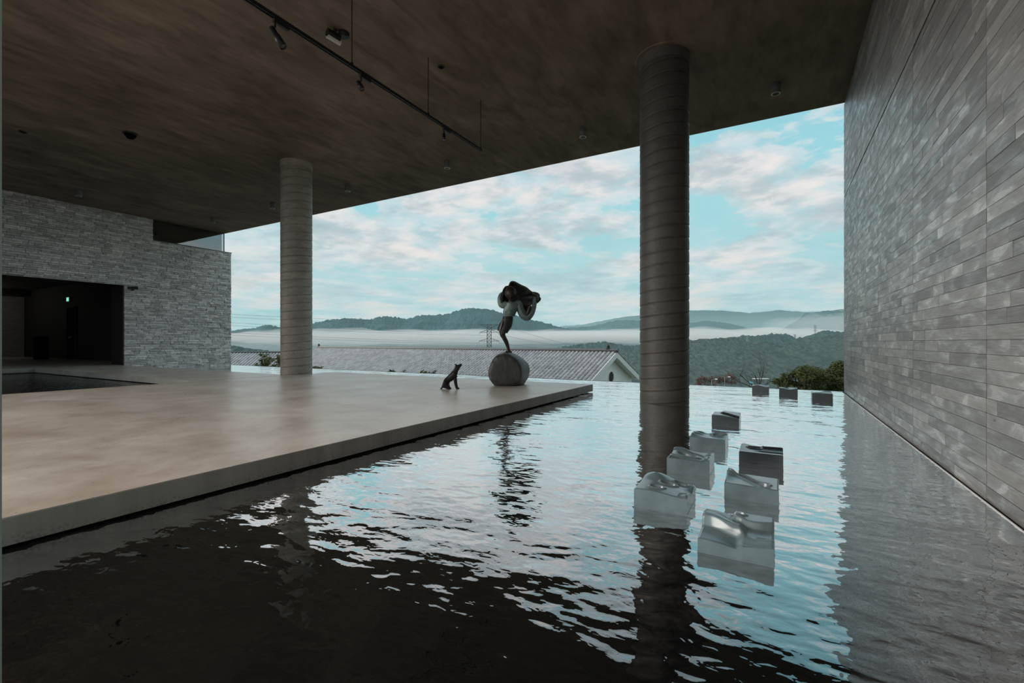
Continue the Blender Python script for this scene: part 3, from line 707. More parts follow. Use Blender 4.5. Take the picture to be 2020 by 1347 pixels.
# heel of the standing foot
def blob(name, c, r, mat, parent, rot=(0, 0, 0), sub=3, fn=None):
    bm = bmesh.new(); bmesh.ops.create_icosphere(bm, subdivisions=sub, radius=1.0)
    R_ = Euler(rot).to_matrix()
    for v in bm.verts:
        q = v.co.copy()
        if fn: q = fn(q)
        q = Vector((q.x * r[0], q.y * r[1], q.z * r[2])); v.co = R_ @ q + Vector(c)
    for f in bm.faces: f.smooth = True
    me = bpy.data.meshes.new(name); bm.to_mesh(me); bm.free(); return link(name, me, mat, parent)
def headshape(q):
    z = q.z; k = 1.0
    if z < 0: k = 1 - 0.28 * (-z) ** 1.5
    x, y = q.x * k, q.y * k
    if y < 0:
        y -= 0.20 * math.exp(-(x / 0.12) ** 2 - ((z + 0.22) / 0.16) ** 2)      # nose
        y += 0.09 * math.exp(-((abs(x) - 0.34) / 0.15) ** 2 - ((z + 0.02) / 0.11) ** 2)   # eye sockets
        y -= 0.06 * math.exp(-(x / 0.2) ** 2 - ((z + 0.52) / 0.07) ** 2)      # lips
        y -= 0.07 * math.exp(-(x / 0.2) ** 2 - ((z + 0.82) / 0.12) ** 2)      # chin
    return Vector((x, y, z))
hx, hy_, hz0 = 0.078 + fx, -0.10, zf + 1.155
hd = blob('head', (hx, hy_, hz0), (0.108, 0.125, 0.140), 'bronze_skin', ST, (math.radians(20), math.radians(-14), math.radians(-12)), 4, headshape)
for sx in (-1, 1):
    blob('ear', (hx + sx * 0.108, hy_ + 0.01, hz0 - 0.015), (0.014, 0.026, 0.036), 'bronze_skin', ST, (0.2, 0.2 * sx, 0), 2)
    blob('eye', (hx + 0.012 + sx * 0.036, hy_ - 0.108, hz0 - 0.038), (0.014, 0.010, 0.007), 'bronze_hair', ST, (0, 0, 0), 2)
def hairfn(q):
    k = 1 + 0.05 * noise.noise(q * 6); z = q.z
    if z < -0.25: k *= 0.8
    return Vector((q.x * k, (q.y if q.y > -0.55 or z > 0.35 else -0.55 + (q.y + 0.55) * 0.3) * k, z * k if z > -0.6 else -0.6))
blob('hair', (hx - 0.004, hy_ + 0.018, hz0 + 0.025), (0.118, 0.128, 0.135), 'bronze_hair', ST, (math.radians(10), math.radians(-10), 0), 4, hairfn)
mbk = skin('hair_knot', [(hx - 0.01, hy_, hz0 + 0.12, 0.022), (hx + 0.005, hy_ - 0.01, hz0 + 0.150, 0.020), (hx + 0.040, hy_ - 0.01, hz0 + 0.145, 0.016), (hx + 0.075, hy_, hz0 + 0.135, 0.026), (hx + 0.082, hy_, hz0 + 0.165, 0.016), (hx - 0.03, hy_, hz0 + 0.14, 0.012)], [(0, 1), (1, 2), (2, 3), (3, 4), (1, 5)], 'bronze_hair', ST)
# garments are lofts: (x, y, z, half width, half depth), all in metres above the foot
def loft(name, groups, mat, n=20, thick=0.0):
    mb = MB()
    for sec, tilt in groups:
        sec = [tuple(q) + ((q[3],) if len(q) == 4 else ()) for q in sec]; fine = []
        for k in range(len(sec) - 1):
            p0, p1, p2, p3 = sec[max(k - 1, 0)], sec[k], sec[k + 1], sec[min(k + 2, len(sec) - 1)]
            for j_ in range(4):
                q = j_ / 4; fine.append(tuple(0.5 * (2 * p1[a_] + (-p0[a_] + p2[a_]) * q + (2 * p0[a_] - 5 * p1[a_] + 4 * p2[a_] - p3[a_]) * q * q + (-p0[a_] + 3 * p1[a_] - 3 * p2[a_] + p3[a_]) * q ** 3) for a_ in range(5)))
        sec = fine + [sec[-1]]
        P3 = [Vector((x + fx, y, z + zf)) for x, y, z, *_ in sec]; m_ = len(sec); vs = []
        for k in range(m_):
            d = (P3[min(k + 1, m_ - 1)] - P3[max(k - 1, 0)]).normalized(); u = Vector((0, 1, 0)).cross(d).normalized(); v_ = d.cross(u)
            rx, ry = sec[k][3], (sec[k][4] if len(sec[k]) > 4 else sec[k][3])
            for i in range(n):
                q = 2 * PI * i / n; f = 1 + tilt * 0.06 * math.sin(q * 5 + k * 0.22) + tilt * 0.03 * math.sin(q * 9 - k * 0.42)
                vs.append(P3[k] + u * math.cos(q) * rx * f + v_ * math.sin(q) * ry * f)
        mb.add(vs, [(k * n + i, k * n + (i + 1) % n, (k + 1) * n + (i + 1) % n, (k + 1) * n + i) for k in range(m_ - 1) for i in range(n)], 0, True)
        mb.add(vs[:n], [tuple(reversed(range(n)))]); mb.add(vs[-n:], [tuple(range(n))])
    return mb.build(name, mat, ST)
torso = [(0.030, 0.02, 0.725, 0.118, 0.092), (0.030, 0.02, 0.745, 0.125, 0.098), (0.035, 0.02, 0.79, 0.122, 0.095), (0.058, 0.015, 0.86, 0.130, 0.098), (0.085, 0.01, 0.93, 0.142, 0.10), (0.105, 0.005, 0.985, 0.135, 0.092), (0.11, 0.0, 1.02, 0.085, 0.07)]
sleeve_right = [(0.150, 0.02, 0.955, 0.085), (0.228, 0.02, 0.993, 0.075), (0.266, 0.02, 0.877, 0.078), (0.324, 0.02, 0.756, 0.076), (0.401, 0.02, 0.711, 0.07), (0.478, 0.02, 0.788, 0.062), (0.529, 0.02, 0.916, 0.052), (0.55, 0.02, 1.057, 0.042), (0.557, 0.02, 1.108, 0.034)]
sleeve_left = [(0.0, 0.01, 0.97, 0.07), (-0.06, 0.02, 0.955, 0.072), (-0.11, 0.03, 0.965, 0.066), (-0.135, 0.04, 1.02, 0.055), (-0.14, 0.05, 1.09, 0.052), (-0.115, 0.07, 1.16, 0.045), (-0.07, 0.09, 1.21, 0.03)]
loft('shirt', [(torso, 0.8), (sleeve_right, 1.0), (sleeve_left, 1.0)], 'bronze_shirt', 28)
leg1 = [(0.025, 0.02, 0.735, 0.100, 0.085), (0.010, 0.01, 0.66, 0.112, 0.09), (-0.005, 0.0, 0.58, 0.110, 0.09), (-0.040, -0.02, 0.50, 0.098, 0.085), (-0.072, -0.035, 0.43, 0.086, 0.08), (-0.078, -0.037, 0.405, 0.088, 0.082)]
leg2 = [(0.0, 0.05, 0.66, 0.085, 0.08), (-0.07, 0.08, 0.57, 0.082, 0.08), (-0.115, 0.10, 0.50, 0.072, 0.075), (-0.130, 0.12, 0.45, 0.068, 0.072)]
loft('shorts', [(leg1, 0.7), (leg2, 0.7)], 'bronze_shorts', 28)
loft('shorts_stripe', [([(-0.070, -0.055, 0.67, 0.014, 0.012), (-0.100, -0.075, 0.60, 0.014, 0.012), (-0.120, -0.090, 0.52, 0.014, 0.012), (-0.146, -0.088, 0.44, 0.014, 0.012), (-0.150, -0.085, 0.405, 0.014, 0.012)], 0.0)], 'bronze_stripe', 8)
# hands with five fingers, toes
def hand(base, d, side, nm='hand'):
    d = Vector(d).normalized(); s_ = Vector(side).normalized(); nrm = d.cross(s_)
    B_ = Vector(base); n0 = [(*B_, 0.022, 0.014), (*(B_ + d * 0.035), 0.026, 0.014)]; e0 = [(0, 1)]
    for k, (o_, L) in enumerate(((-0.022, 0.036), (-0.008, 0.043), (0.007, 0.041), (0.021, 0.032))):
        a_ = B_ + d * 0.048 + s_ * o_; b_ = a_ + d * L * 0.55 + nrm * 0.006; c_ = b_ + d * L * 0.35 + nrm * 0.016
        i = len(n0); n0 += [(*a_, 0.0085), (*b_, 0.0078), (*c_, 0.006)]; e0 += [(1, i), (i, i + 1), (i + 1, i + 2)]
    a_ = B_ + d * 0.012 - s_ * 0.028; b_ = a_ + d * 0.02 - s_ * 0.016 + nrm * 0.012; i = len(n0)
    n0 += [(*a_, 0.010), (*b_, 0.008)]; e0 += [(0, i), (i, i + 1)]
    return skin(nm, n0, e0, 'bronze_skin', ST)
hand((0.455 + fx, -0.065, 0.945 + zf), (0.05, -0.1, 1), (1, -0.1, 0))
hand((-0.045 + fx, 0.12, 1.185 + zf), (0.55, 0.0, 1), (0.9, 0.2, -0.3))
tn_ = []; te = []
for k in range(5):
    i = len(tn_); q = k * 0.0115 - 0.023
    tn_ += [(-0.045 + q * 0.7 + fx, -0.085 - q * 0.5, 0.015 + zf, 0.008), (-0.066 + q * 0.7 + fx, -0.105 - q * 0.5, 0.008 + zf, 0.007)]; te.append((i, i + 1))
for k in range(5): skin('toe', [tn_[2 * k], tn_[2 * k + 1]], [(0, 1)], 'bronze_skin', ST, sub=1)
# heel behind the ankle
blob('heel', (0.058 + fx, 0.02, zf + 0.022), (0.038, 0.05, 0.028), 'bronze_skin', ST, (0, 0, 0.5), 2)
# the billowing jacket: closed outline, bulging away behind the head
outl = [(-0.035, 1.32), (-0.08, 1.249), (-0.106, 1.147), (-0.112, 1.057), (-0.14, 0.965), (-0.093, 0.929), (-0.042, 0.897), (0.029, 0.929), (0.093, 0.967), (0.183, 0.98), (0.26, 0.98), (0.324, 0.865), (0.382, 0.82), (0.427, 0.903), (0.529, 1.044), (0.587, 0.993), (0.632, 1.038), (0.674, 1.08), (0.634, 1.115), (0.642, 1.147), (0.621, 1.185), (0.542, 1.208), (0.484, 1.213), (0.414, 1.281), (0.337, 1.326), (0.26, 1.358), (0.183, 1.403), (0.125, 1.425), (0.078, 1.421), (0.052, 1.384), (0.039, 1.339), (0.003, 1.326)]
def catmull(pts, m_=4):
    n = len(pts); out = []
    for i in range(n):
        p0, p1, p2, p3 = pts[i - 1], pts[i], pts[(i + 1) % n], pts[(i + 2) % n]
        for k in range(m_):
            q = k / m_
            out.append(tuple(0.5 * ((2 * p1[a_]) + (-p0[a_] + p2[a_]) * q + (2 * p0[a_] - 5 * p1[a_] + 4 * p2[a_] - p3[a_]) * q * q + (-p0[a_] + 3 * p1[a_] - 3 * p2[a_] + p3[a_]) * q ** 3) for a_ in (0, 1)))
    return out
oc = catmull(outl); cxc, czc = 0.20, 1.13; rings = 10; V = []; Fs = []
no = len(oc)
for side in (0, 1):
    for j in range(rings + 1):
        q = 1 - j / rings
        for i, (x, z) in enumerate(oc):
            px_, pz_ = cxc + (x - cxc) * q, czc + (z - czc) * q
            dep = 0.07 + 0.26 * (1 - q ** 2) ** 0.8 + 0.10 * math.exp(-((px_ - 0.5) / 0.12) ** 2) * 0
            fold = 0.022 * math.sin(math.atan2(z - czc, x - cxc) * 9 + q * 3) * q ** 2 * (1 if j else 0.4)
            rimfold = 0.0 if j else (-0.035 if z > 1.2 else -0.01)
            V.append((px_ + fx, dep + fold + rimfold + side * 0.022, pz_ + zf))
n1_ = (rings + 1) * no
for side in (0, 1):
    o0 = side * n1_
    for j in range(rings):
        for i in range(no):
            f = (o0 + j * no + i, o0 + j * no + (i + 1) % no, o0 + (j + 1) * no + (i + 1) % no, o0 + (j + 1) * no + i); Fs.append(f if side else f[::-1])
for i in range(no): Fs.append((i, (i + 1) % no, n1_ + (i + 1) % no, n1_ + i))
me = bpy.data.meshes.new('jacket'); me.from_pydata(V, [], Fs); me.polygons.foreach_set('use_smooth', [True] * len(Fs)); link('jacket', me, 'bronze_coat', ST)
rimn = [(x + fx, 0.05, z + zf, 0.016) for x, z in oc[::3]]
skin('jacket_hem', rimn, [(i, (i + 1) % len(rimn)) for i in range(len(rimn))], 'bronze_coat', ST, sub=1)
skin('jacket_cuff', SX(Z((0.50, 0.02, 1.20, 0.036), (0.58, 0.02, 1.17, 0.034), (0.64, 0.01, 1.09, 0.028), (0.60, 0.01, 1.02, 0.02), (0.56, 0.01, 1.11, 0.026))), [(0, 1), (1, 2), (2, 3), (2, 4)], 'bronze_coat', ST)

# boulder
BO = empty('boulder', (-4.60, 7.90, 0.155), YAW); BO.scale = (1, 1, 0.955); tagp(BO, 'large smooth dark boulder carrying the child statue on the platform', 'boulder')
def bp(zx, zy): return ((zx / 9.62 + 850 - 1003) / 99.5, (763 - (690 + zy / 9.62)) / 99.5)
bm = bmesh.new()
for pts, y in (([(1180, 690), (1090, 560), (1075, 430), (1130, 260), (1210, 140), (1330, 100), (1480, 105), (1610, 220), (1680, 330), (1690, 480), (1630, 690)], -0.30),
               ([(1200, 690), (1100, 560), (1090, 430), (1140, 250), (1230, 110), (1350, 70), (1500, 65), (1640, 170), (1760, 250), (1790, 420), (1760, 640), (1700, 690)], 0.0),
               ([(1250, 690), (1180, 560), (1180, 400), (1230, 250), (1330, 120), (1500, 90), (1700, 170), (1835, 300), (1890, 400), (1865, 540), (1765, 690)], 0.33)):
    for zx, zy in pts:
        x, z = bp(zx, zy); bm.verts.new((x, y, max(0.0, z)))
ret = bmesh.ops.convex_hull(bm, input=bm.verts)
bmesh.ops.delete(bm, geom=[v for v in bm.verts if not v.link_faces], context='VERTS')
bmesh.ops.subdivide_edges(bm, edges=bm.edges[:], cuts=3, use_grid_fill=True)
for _ in range(2): bmesh.ops.smooth_vert(bm, verts=bm.verts, factor=0.5, use_axis_x=True, use_axis_y=True, use_axis_z=True)
for v in bm.verts:
    v.co.x *= 1.035; v.co.y *= 1.03; v.co.z = max(0.001, v.co.z * 1.03 if v.co.z > 0.04 else v.co.z - 0.02)
for f in bm.faces: f.smooth = True
me = bpy.data.meshes.new('boulder_stone'); bm.to_mesh(me); bm.free()
o = link('boulder_stone', me, 'boulder', BO); s2 = o.modifiers.new('u', 'SUBSURF'); s2.levels = 1; s2.render_levels = 2

# dog
DG = empty('dog_statue', (-5.12, 6.68, 0.132), YAW); DG.scale = (1.06, 1.06, 1.06); tagp(DG, 'small black bronze dog sitting with raised muzzle left of the boulder', 'dog statue')
def dp(zx, zy, y=0.0): return ((zx / 9.62 + 850 - 886) / 109.0, y, (766 - (690 + zy / 9.62)) / 109.0)
D = [(*dp(240, 615), 0.105, 0.085), (*dp(285, 550), 0.105, 0.085), (*dp(355, 490), 0.085, 0.072), (*dp(420, 440), 0.072, 0.062), (*dp(445, 375), 0.052, 0.046), (*dp(455, 315), 0.052, 0.048), (*dp(500, 292), 0.038, 0.034), (*dp(545, 262), 0.016, 0.016),
     (*dp(420, 510, -0.035), 0.030), (*dp(425, 600, -0.04), 0.020), (*dp(447, 690, -0.04), 0.015), (*dp(490, 708, -0.04), 0.013),
     (*dp(425, 510, 0.035), 0.030), (*dp(435, 600, 0.04), 0.018), (*dp(455, 690, 0.04), 0.014), (*dp(495, 706, 0.04), 0.012),
     (*dp(255, 635, -0.05), 0.080), (*dp(305, 690, -0.065), 0.020), (*dp(350, 712, -0.065), 0.012),
     (*dp(255, 635, 0.05), 0.080), (*dp(305, 690, 0.065), 0.020), (*dp(345, 712, 0.065), 0.012),
     (*dp(190, 690), 0.018), (*dp(150, 716), 0.010),
     (*dp(434, 290, -0.024), 0.014), (*dp(420, 255, -0.028), 0.004), (*dp(438, 288, 0.024), 0.014), (*dp(440, 256, 0.028), 0.004)]
skin('body', D, [(0, 1), (1, 2), (2, 3), (3, 4), (4, 5), (5, 6), (6, 7), (3, 8), (8, 9), (9, 10), (10, 11), (3, 12), (12, 13), (13, 14), (14, 15), (0, 16), (16, 17), (17, 18), (0, 19), (19, 20), (20, 21), (0, 22), (22, 23), (5, 24), (24, 25), (5, 26), (26, 27)], 'dark_bronze', DG, 2)

# ------------------------------------------------------------------ house beyond the pool
def house(loc, rz, L, run, pitch, tile_w, tile_l, label, back=3.0, gable=True, nlim=300, ox=0.0):
    R0 = empty('house', loc, rz); tagp(R0, label, 'house')
    tp = math.tan(pitch); cp = math.cos(pitch); sp_ = math.sin(pitch)
    mb = MB()
    mb.add([(0, 0, -0.05), (L, 0, -0.05), (L, -run, -0.05 - run * tp), (0, -run, -0.05 - run * tp)], [(0, 1, 2, 3)])
    mb.add([(0, 0, -0.05), (L, 0, -0.05), (L, back, -0.05 - back * tp), (0, back, -0.05 - back * tp)], [(3, 2, 1, 0)])
    mb.add([(0, 0, -0.16), (L, 0, -0.16), (L, -run, -0.16 - run * tp), (0, -run, -0.16 - run * tp)], [(3, 2, 1, 0)])
    mb.build('roof_deck', 'roof_under', R0)
    nc = round(L / tile_w); tile_w = L / nc; nr = int(run / (tile_l * cp)); out = []; rn = random.Random(9)
    Mw = Matrix.Translation(Vector(loc)) @ Matrix.Rotation(rz, 4, 'Z')
    sec = [(-0.5, -0.035), (-0.30, 0.030), (-0.02, 0.060), (0.20, 0.040), (0.36, -0.02)]
    for c_ in range(nc):
        for r_ in range(nr):
            x = (c_ + 0.5) * tile_w; s0 = r_ * tile_l; s1 = s0 + tile_l * 1.12
            vs = []
            for s_, lift in ((s0, 0.002), (s1, 0.034)):
                for a_, h_ in sec: vs.append((a_ * tile_w * 0.99, -s_ * cp + (s0 + s1) / 2 * cp + (h_ + lift) * 0, -s_ * sp_ + (s0 + s1) / 2 * sp_ + h_ + lift))
            for a_, h_ in sec: vs.append((a_ * tile_w * 0.99, -s1 * cp + (s0 + s1) / 2 * cp + 0.004, -s1 * sp_ + (s0 + s1) / 2 * sp_ + h_ + 0.010))
            fs = [(i, i + 5, i + 6, i + 1) for i in range(4)] + [(i + 5, i + 10, i + 11, i + 6) for i in range(4)]
            c = (x, -(s0 + s1) / 2 * cp, -(s0 + s1) / 2 * sp_); wp = Mw @ Vector(c); d = (wp - CAM)
            f_ = -math.sin(YAW) * d.x + math.cos(YAW) * d.y; rr = (math.cos(YAW) * d.x + math.sin(YAW) * d.y) / f_
            vis = 1.0 if (-0.65 < rr < 0.27 and (-d.z / f_) < 0.085) else 0.01
            out.append((c, vis / (f_ * f_), vs, fs, rn.random()))
    pieces(out, 'roof_tile', 'smaller_roof_tiles', 'roof_tile', R0, nlim)
    mb = MB(); mb.box(-0.05, L + 0.05, -0.10, 0.10, -0.06, 0.07); mb.build('ridge_course', 'ridge_side', R0)
    mb = MB(); mb.tube((-0.12, 0, 0.085), (L + 0.12, 0, 0.085), 0.085, n=12); mb.build('ridge_cap', 'ridge_tile', R0)
    for x in (0.08, L - 0.45):
        mb = MB(); mb.box(x - 0.09, x + 0.09, -0.10, 0.10, 0.13, 0.19); mb.lathe([(0.05, 0.19), (0.09, 0.24), (0.07, 0.30), (0.09, 0.33), (0.03, 0.36)], (x, 0, 0), 12); mb.build('ridge_ornament', 'ridge_side', R0)
    return R0, tp
ang = math.atan2(23.5 - 26.94, -7.29 + 35.37)
PT = math.radians(24.5)
H1, tp = house((-35.37, 26.94, 0.50), ang, 28.3, 4.9, PT, 0.235, 0.27, 'long grey tiled roof house with white gable and round window beyond the pool')
Lh = 28.3
mb = MB()                                                    # body of the house under the roof
mb.add([(0.5, -4.5, -6), (Lh - 0.40, -4.5, -6), (Lh - 0.40, -4.5, -0.35 - 4.5 * tp), (0.5, -4.5, -0.35 - 4.5 * tp)], [(0, 1, 2, 3)])
for x in (Lh - 0.40, 0.5):
    mb.add([(x, -4.5, -6), (x, 3.0, -6), (x, 3.0, -0.22 - 3.0 * tp), (x, 0, -0.22), (x, -4.5, -0.22 - 4.5 * tp)], [(0, 1, 2, 3, 4)])
mb.build('gable_wall', 'white_plaster', H1)
def barge(y1, nm):
    mb = MB()
    for (xa, xb, zt, zb) in ((Lh - 0.02, Lh + 0.05, -0.01, -0.30),):
        vs = [(xa, 0, zt), (xb, 0, zt), (xb, y1, zt - abs(y1) * tp), (xa, y1, zt - abs(y1) * tp), (xa, 0, zb), (xb, 0, zb), (xb, y1, zb - abs(y1) * tp), (xa, y1, zb - abs(y1) * tp)]
        mb.add(vs, [(0, 1, 2, 3), (7, 6, 5, 4), (0, 4, 5, 1), (1, 5, 6, 2), (2, 6, 7, 3), (3, 7, 4, 0)])
    mb.build(nm, 'barge_board', H1)
barge(-4.9, 'barge_board'); barge(3.0, 'barge_board')
mb = MB()                                                    # verge soffit
for y1 in (-4.9, 3.0):
    mb.add([(Lh - 0.42, 0, -0.20), (Lh + 0.02, 0, -0.20), (Lh + 0.02, y1, -0.20 - abs(y1) * tp), (Lh - 0.42, y1, -0.20 - abs(y1) * tp)], [(0, 1, 2, 3)])
mb.build('soffit', 'barge_board', H1)
mb = MB(); mb.add([(0, 0, 0.02), (Lh + 0.06, 0, 0.02), (Lh + 0.06, 3.0, 0.02 - 3.0 * tp), (0, 3.0, 0.02 - 3.0 * tp)], [(0, 1, 2, 3)]); mb.build('rear_roof_slope', 'roof_under', H1)
mb = MB(); Mr = Matrix.Rotation(PI / 2, 4, 'Y')
mb.lathe([(0.30, -0.01), (0.30, 0.035), (0.345, 0.035), (0.345, -0.01)], (Lh - 0.40, 0.22, -1.36), 32, M=Mr); rw = mb.build('round_window', 'barge_board', H1)
mb = MB(); mb.lathe([(0.05, 0.006), (0.30, 0.004)], (Lh - 0.40, 0.22, -1.36), 32, M=Mr); mb.build('window_pane', 'dark_glass', rw)

H2, tp2 = house((-53.0, 21.5, -0.04), math.radians(29.0), 13.8, 5.0, math.radians(24), 0.30, 0.32, 'pale tiled roof behind the shrubs at the left, beyond the pool', nlim=300)
mb = MB(); mb.add([(0.4, -4.6, -6), (13.4, -4.6, -6), (13.4, -4.6, -2.4), (0.4, -4.6, -2.4)], [(0, 1, 2, 3)])
for x in (0.4, 13.4): mb.add([(x, -4.6, -6), (x, 3.0, -6), (x, 3.0, -1.6), (x, 0, -0.2), (x, -4.6, -2.3)], [(0, 1, 2, 3, 4)])
mb.build('house_wall', 'white_plaster', H2)

# ------------------------------------------------------------------ terrain and hills
def fbm(x, y, z=0.0, o=4): return noise.fractal(Vector((x, y, z)), 0.9, 2.0, o)
def ground():
    xs = [-700 + 1100 * i / 110 for i in range(111)]; ys = [12 + 500 * (j / 70.0) ** 1.8 for j in range(71)]
    V = []
    for y in ys:
        for x in xs:
            z = -6.0 - 0.085 * max(0.0, y - 30) - 4.0 * sst(200, 450, y) + 1.2 * fbm(x / 30, y / 30)
            z = max(z, -46 + 2 * fbm(x / 20, y / 20)); V.append((x, y, z))
    n = len(xs); fs = [(j * n + i, j * n + i + 1, (j + 1) * n + i + 1, (j + 1) * n + i) for j in range(len(ys) - 1) for i in range(n - 1)]
    me = bpy.data.meshes.new('ground'); me.from_pydata(V, [], fs); structure(link('ground', me, 'grass'))['label'] = 'green sloping ground below the terrace'
ground()
def resample(pts, n):
    P = np.array(pts); d = np.r_[0, np.cumsum(np.linalg.norm(np.diff(P[:, :2], axis=0), axis=1))]
    q = np.linspace(0, d[-1], n); return np.stack([np.interp(q, d, P[:, k]) for k in range(3)], 1)
def hill(name, pts, depth, zbase, mat, amp, cell, label, n=420, rows=46, shape=0.8, back=0.4):
    P = resample(pts, n); V = []
    dirs = np.gradient(P[:, :2], axis=0); dirs /= np.linalg.norm(dirs, axis=1)[:, None]
    nrm = np.stack([dirs[:, 1], -dirs[:, 0]], 1)
    gn = nrm.mean(0); gn /= np.linalg.norm(gn)
    if gn @ (-P[n // 2, :2]) < 0: gn = -gn
    ts = list(-back * (1 - np.arange(6) / 6.0)) + list(np.linspace(0, 1, rows) ** 1.25)
    for t_ in ts:
        for i in range(n):
            x, y, zt = P[i]; px_, py_ = x + gn[0] * depth * t_, y + gn[1] * depth * t_
            fall = abs(t_) ** shape
            z = zt * (1 - fall) + zbase * fall
            spur = 0.16 * (zt - zbase) * fbm(px_ / (depth * 0.30), py_ / (depth * 0.30), 1.7) * min(1.0, 4 * abs(t_)) * (1 - abs(t_))
            c_ = abs(noise.noise(Vector((px_ / cell, py_ / cell, 0.3)))) + 0.6 * noise.noise(Vector((px_ / cell * 2.3, py_ / cell * 2.3, 4.0))) + 0.35 * noise.noise(Vector((px_ / cell * 5, py_ / cell * 5, 9.0)))
            V.append((px_, py_, z + spur + amp * c_ - amp * 0.2))
    m_ = len(ts); fs = [(j * n + i, (j + 1) * n + i, (j + 1) * n + i + 1, j * n + i + 1) for j in range(m_ - 1) for i in range(n - 1)]
    me = bpy.data.meshes.new(name); me.from_pydata(V, [], fs); me.polygons.foreach_set('use_smooth', [True] * len(fs))
    o = link(name, me, mat); structure(o)['label'] = label; return o
CREST_MAIN = [(-2287, 760, 14.8), (-1978, 938, 26.7), (-1841, 1017, 46.5), (-1764, 1061, 58.4), (-1724, 1084, 70.2), (-1690, 1104, 60.3), (-1601, 1155, 70.2), (-1558, 1180, 78.1), (-1498, 1214, 92.0), (-1430, 1254, 94.0), (-1378, 1284, 90.0), (-1327, 1313, 103.9), (-1284, 1338, 97.9), (-1258, 1353, 92.0), (-1198, 1387, 107.8), (-1155, 1412, 105.8), (-1112, 1436, 111.8), (-1070, 1461, 129.6), (-1035, 1481, 135.5), (-992, 1506, 131.6), (-958, 1525, 125.6), (-932, 1540, 115.7), (-898, 1560, 109.8), (-855, 1585, 97.9), (-813, 1609, 82.1), (-778, 1629, 74.2), (-744, 1649, 62.3), (-693, 1678, 48.5), (-573, 1747, 20.8)]
CREST_FAR = [(-1444, 2861, 53.8), (-1262, 2966, 103.0), (-1140, 3036, 110.0), (-1079, 3071, 120.6), (-972, 3133, 152.2), (-865, 3194, 155.7), (-744, 3264, 141.7), (-527, 3389, 138.1), (-417, 3452, 148.7), (-286, 3528, 131.1), (-210, 3572, 110.0), (-104, 3633, 81.9), (140, 3773, 39.7)]
CREST_VFAR = [(-3305, 5597, 143.9), (-2377, 6132, 251.0), (-1882, 6417, 358.1), (-1263, 6773, 429.6), (-1071, 6884, 451.0), (-706, 7094, 451.0), (-334, 7308, 415.3), (37, 7522, 451.0), (409, 7736, 422.4), (904, 8021, 479.6), (1647, 8449, 536.7)]
CREST_RIGHT = [(13, 2662, 59.1), (79, 2699, 104.6), (123, 2725, 145.1), (156, 2744, 150.1), (199, 2769, 160.2), (232, 2788, 157.7), (287, 2819, 160.2), (364, 2863, 170.3), (583, 2990, 190.6)]
CREST_MID = [(-406, 805, -23.7), (-372, 824, -9.9), (-329, 849, -2.0), (-295, 869, 2.0), (-252, 893, -5.9), (-209, 918, -4.0), (-148, 953, 4.0), (-115, 972, 4.0), (-81, 992, 7.9), (-59, 1004, 13.9), (-29, 1022, 13.9), (-12, 1032, 16.8), (14, 1046, 17.8), (31, 1056, 7.9), (57, 1071, 15.8), (78, 1083, 23.8), (112, 1103, 20.8), (228, 1170, 25.7)]
CREST_NEAR = [(-162, 461, -14.8), (-134, 477, -8.0), (-112, 490, -3.8), (-79, 508, 2.6), (-61, 519, 4.7), (-38, 532, 6.3), (-29, 537, 0.5), (-22, 541, -1.6), (-16, 545, 2.6), (-2, 553, -1.6), (12, 561, 0.5), (26, 569, 4.2), (48, 582, 7.9), (60, 588, 7.9), (122, 624, 11.6)]
CREST_LOW = [(-889, 296, -2.9), (-729, 388, -3.6), (-709, 399, -5.9), (-689, 411, -9.0), (-669, 422, -12.1), (-649, 434, -14.4), (-556, 488, -18.2)]

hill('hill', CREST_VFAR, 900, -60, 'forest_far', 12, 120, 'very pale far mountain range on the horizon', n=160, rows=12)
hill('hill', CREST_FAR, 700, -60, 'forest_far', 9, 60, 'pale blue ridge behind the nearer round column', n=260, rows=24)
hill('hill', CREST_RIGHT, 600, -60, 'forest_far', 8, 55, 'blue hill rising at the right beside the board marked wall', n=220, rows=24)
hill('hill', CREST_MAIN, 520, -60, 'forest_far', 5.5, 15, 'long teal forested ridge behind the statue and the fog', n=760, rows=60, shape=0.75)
hill('hill', CREST_LOW, 160, -46, 'forest', 4, 16, 'low wooded spur behind the far tiled roof at the left', n=300, rows=20)
hill('hill', CREST_MID, 260, -46, 'forest', 3.6, 9, 'misty wooded hill line behind the nearest forest', n=760, rows=60)
hill('hill', CREST_NEAR, 330, -40, 'forest_near', 1.6, 5.0, 'nearest wooded slope filling the view right of the round column', n=820, rows=150, shape=0.9)

# ------------------------------------------------------------------ haze and fog, real volumes
hb = boxobj('haze', -9000, 6000, 170, 9500, -70, 260, 'haze'); hb['kind'] = 'stuff'; tagp(hb, 'thin blue morning haze over the valley', 'haze')
def mist(c, r, rot, mat, label, seed, a=0.35):
    bm = bmesh.new(); bmesh.ops.create_icosphere(bm, subdivisions=5, radius=1.0); R_ = Matrix.Rotation(rot, 3, 'Z')
    for v in bm.verts:
        q = v.co.copy(); k = 1 + (a if q.z > 0 else 0.28) * 1.6 * noise.fractal(Vector((q.x * 6 + seed, q.y * 1.5, seed)), 0.8, 2.0, 5)
        q = Vector((q.x * r[0], q.y * r[1], q.z * r[2] * k)); v.co = R_ @ q
    for f in bm.faces: f.smooth = True
    me = bpy.data.meshes.new('mist_bank'); bm.to_mesh(me); bm.free(); o = link('mist_bank', me, mat); o.location = c; o['kind'] = 'stuff'
    return tagp(o, label, 'fog')
mist((-900, 1000, 15), (700, 130, 23), YAW, 'mist', 'white fog bank below the long teal ridge', 1.0)
mist((-560, 1130, 22), (420, 110, 14), YAW, 'thin_mist', 'thin fog layer behind the statue legs', 4.0)
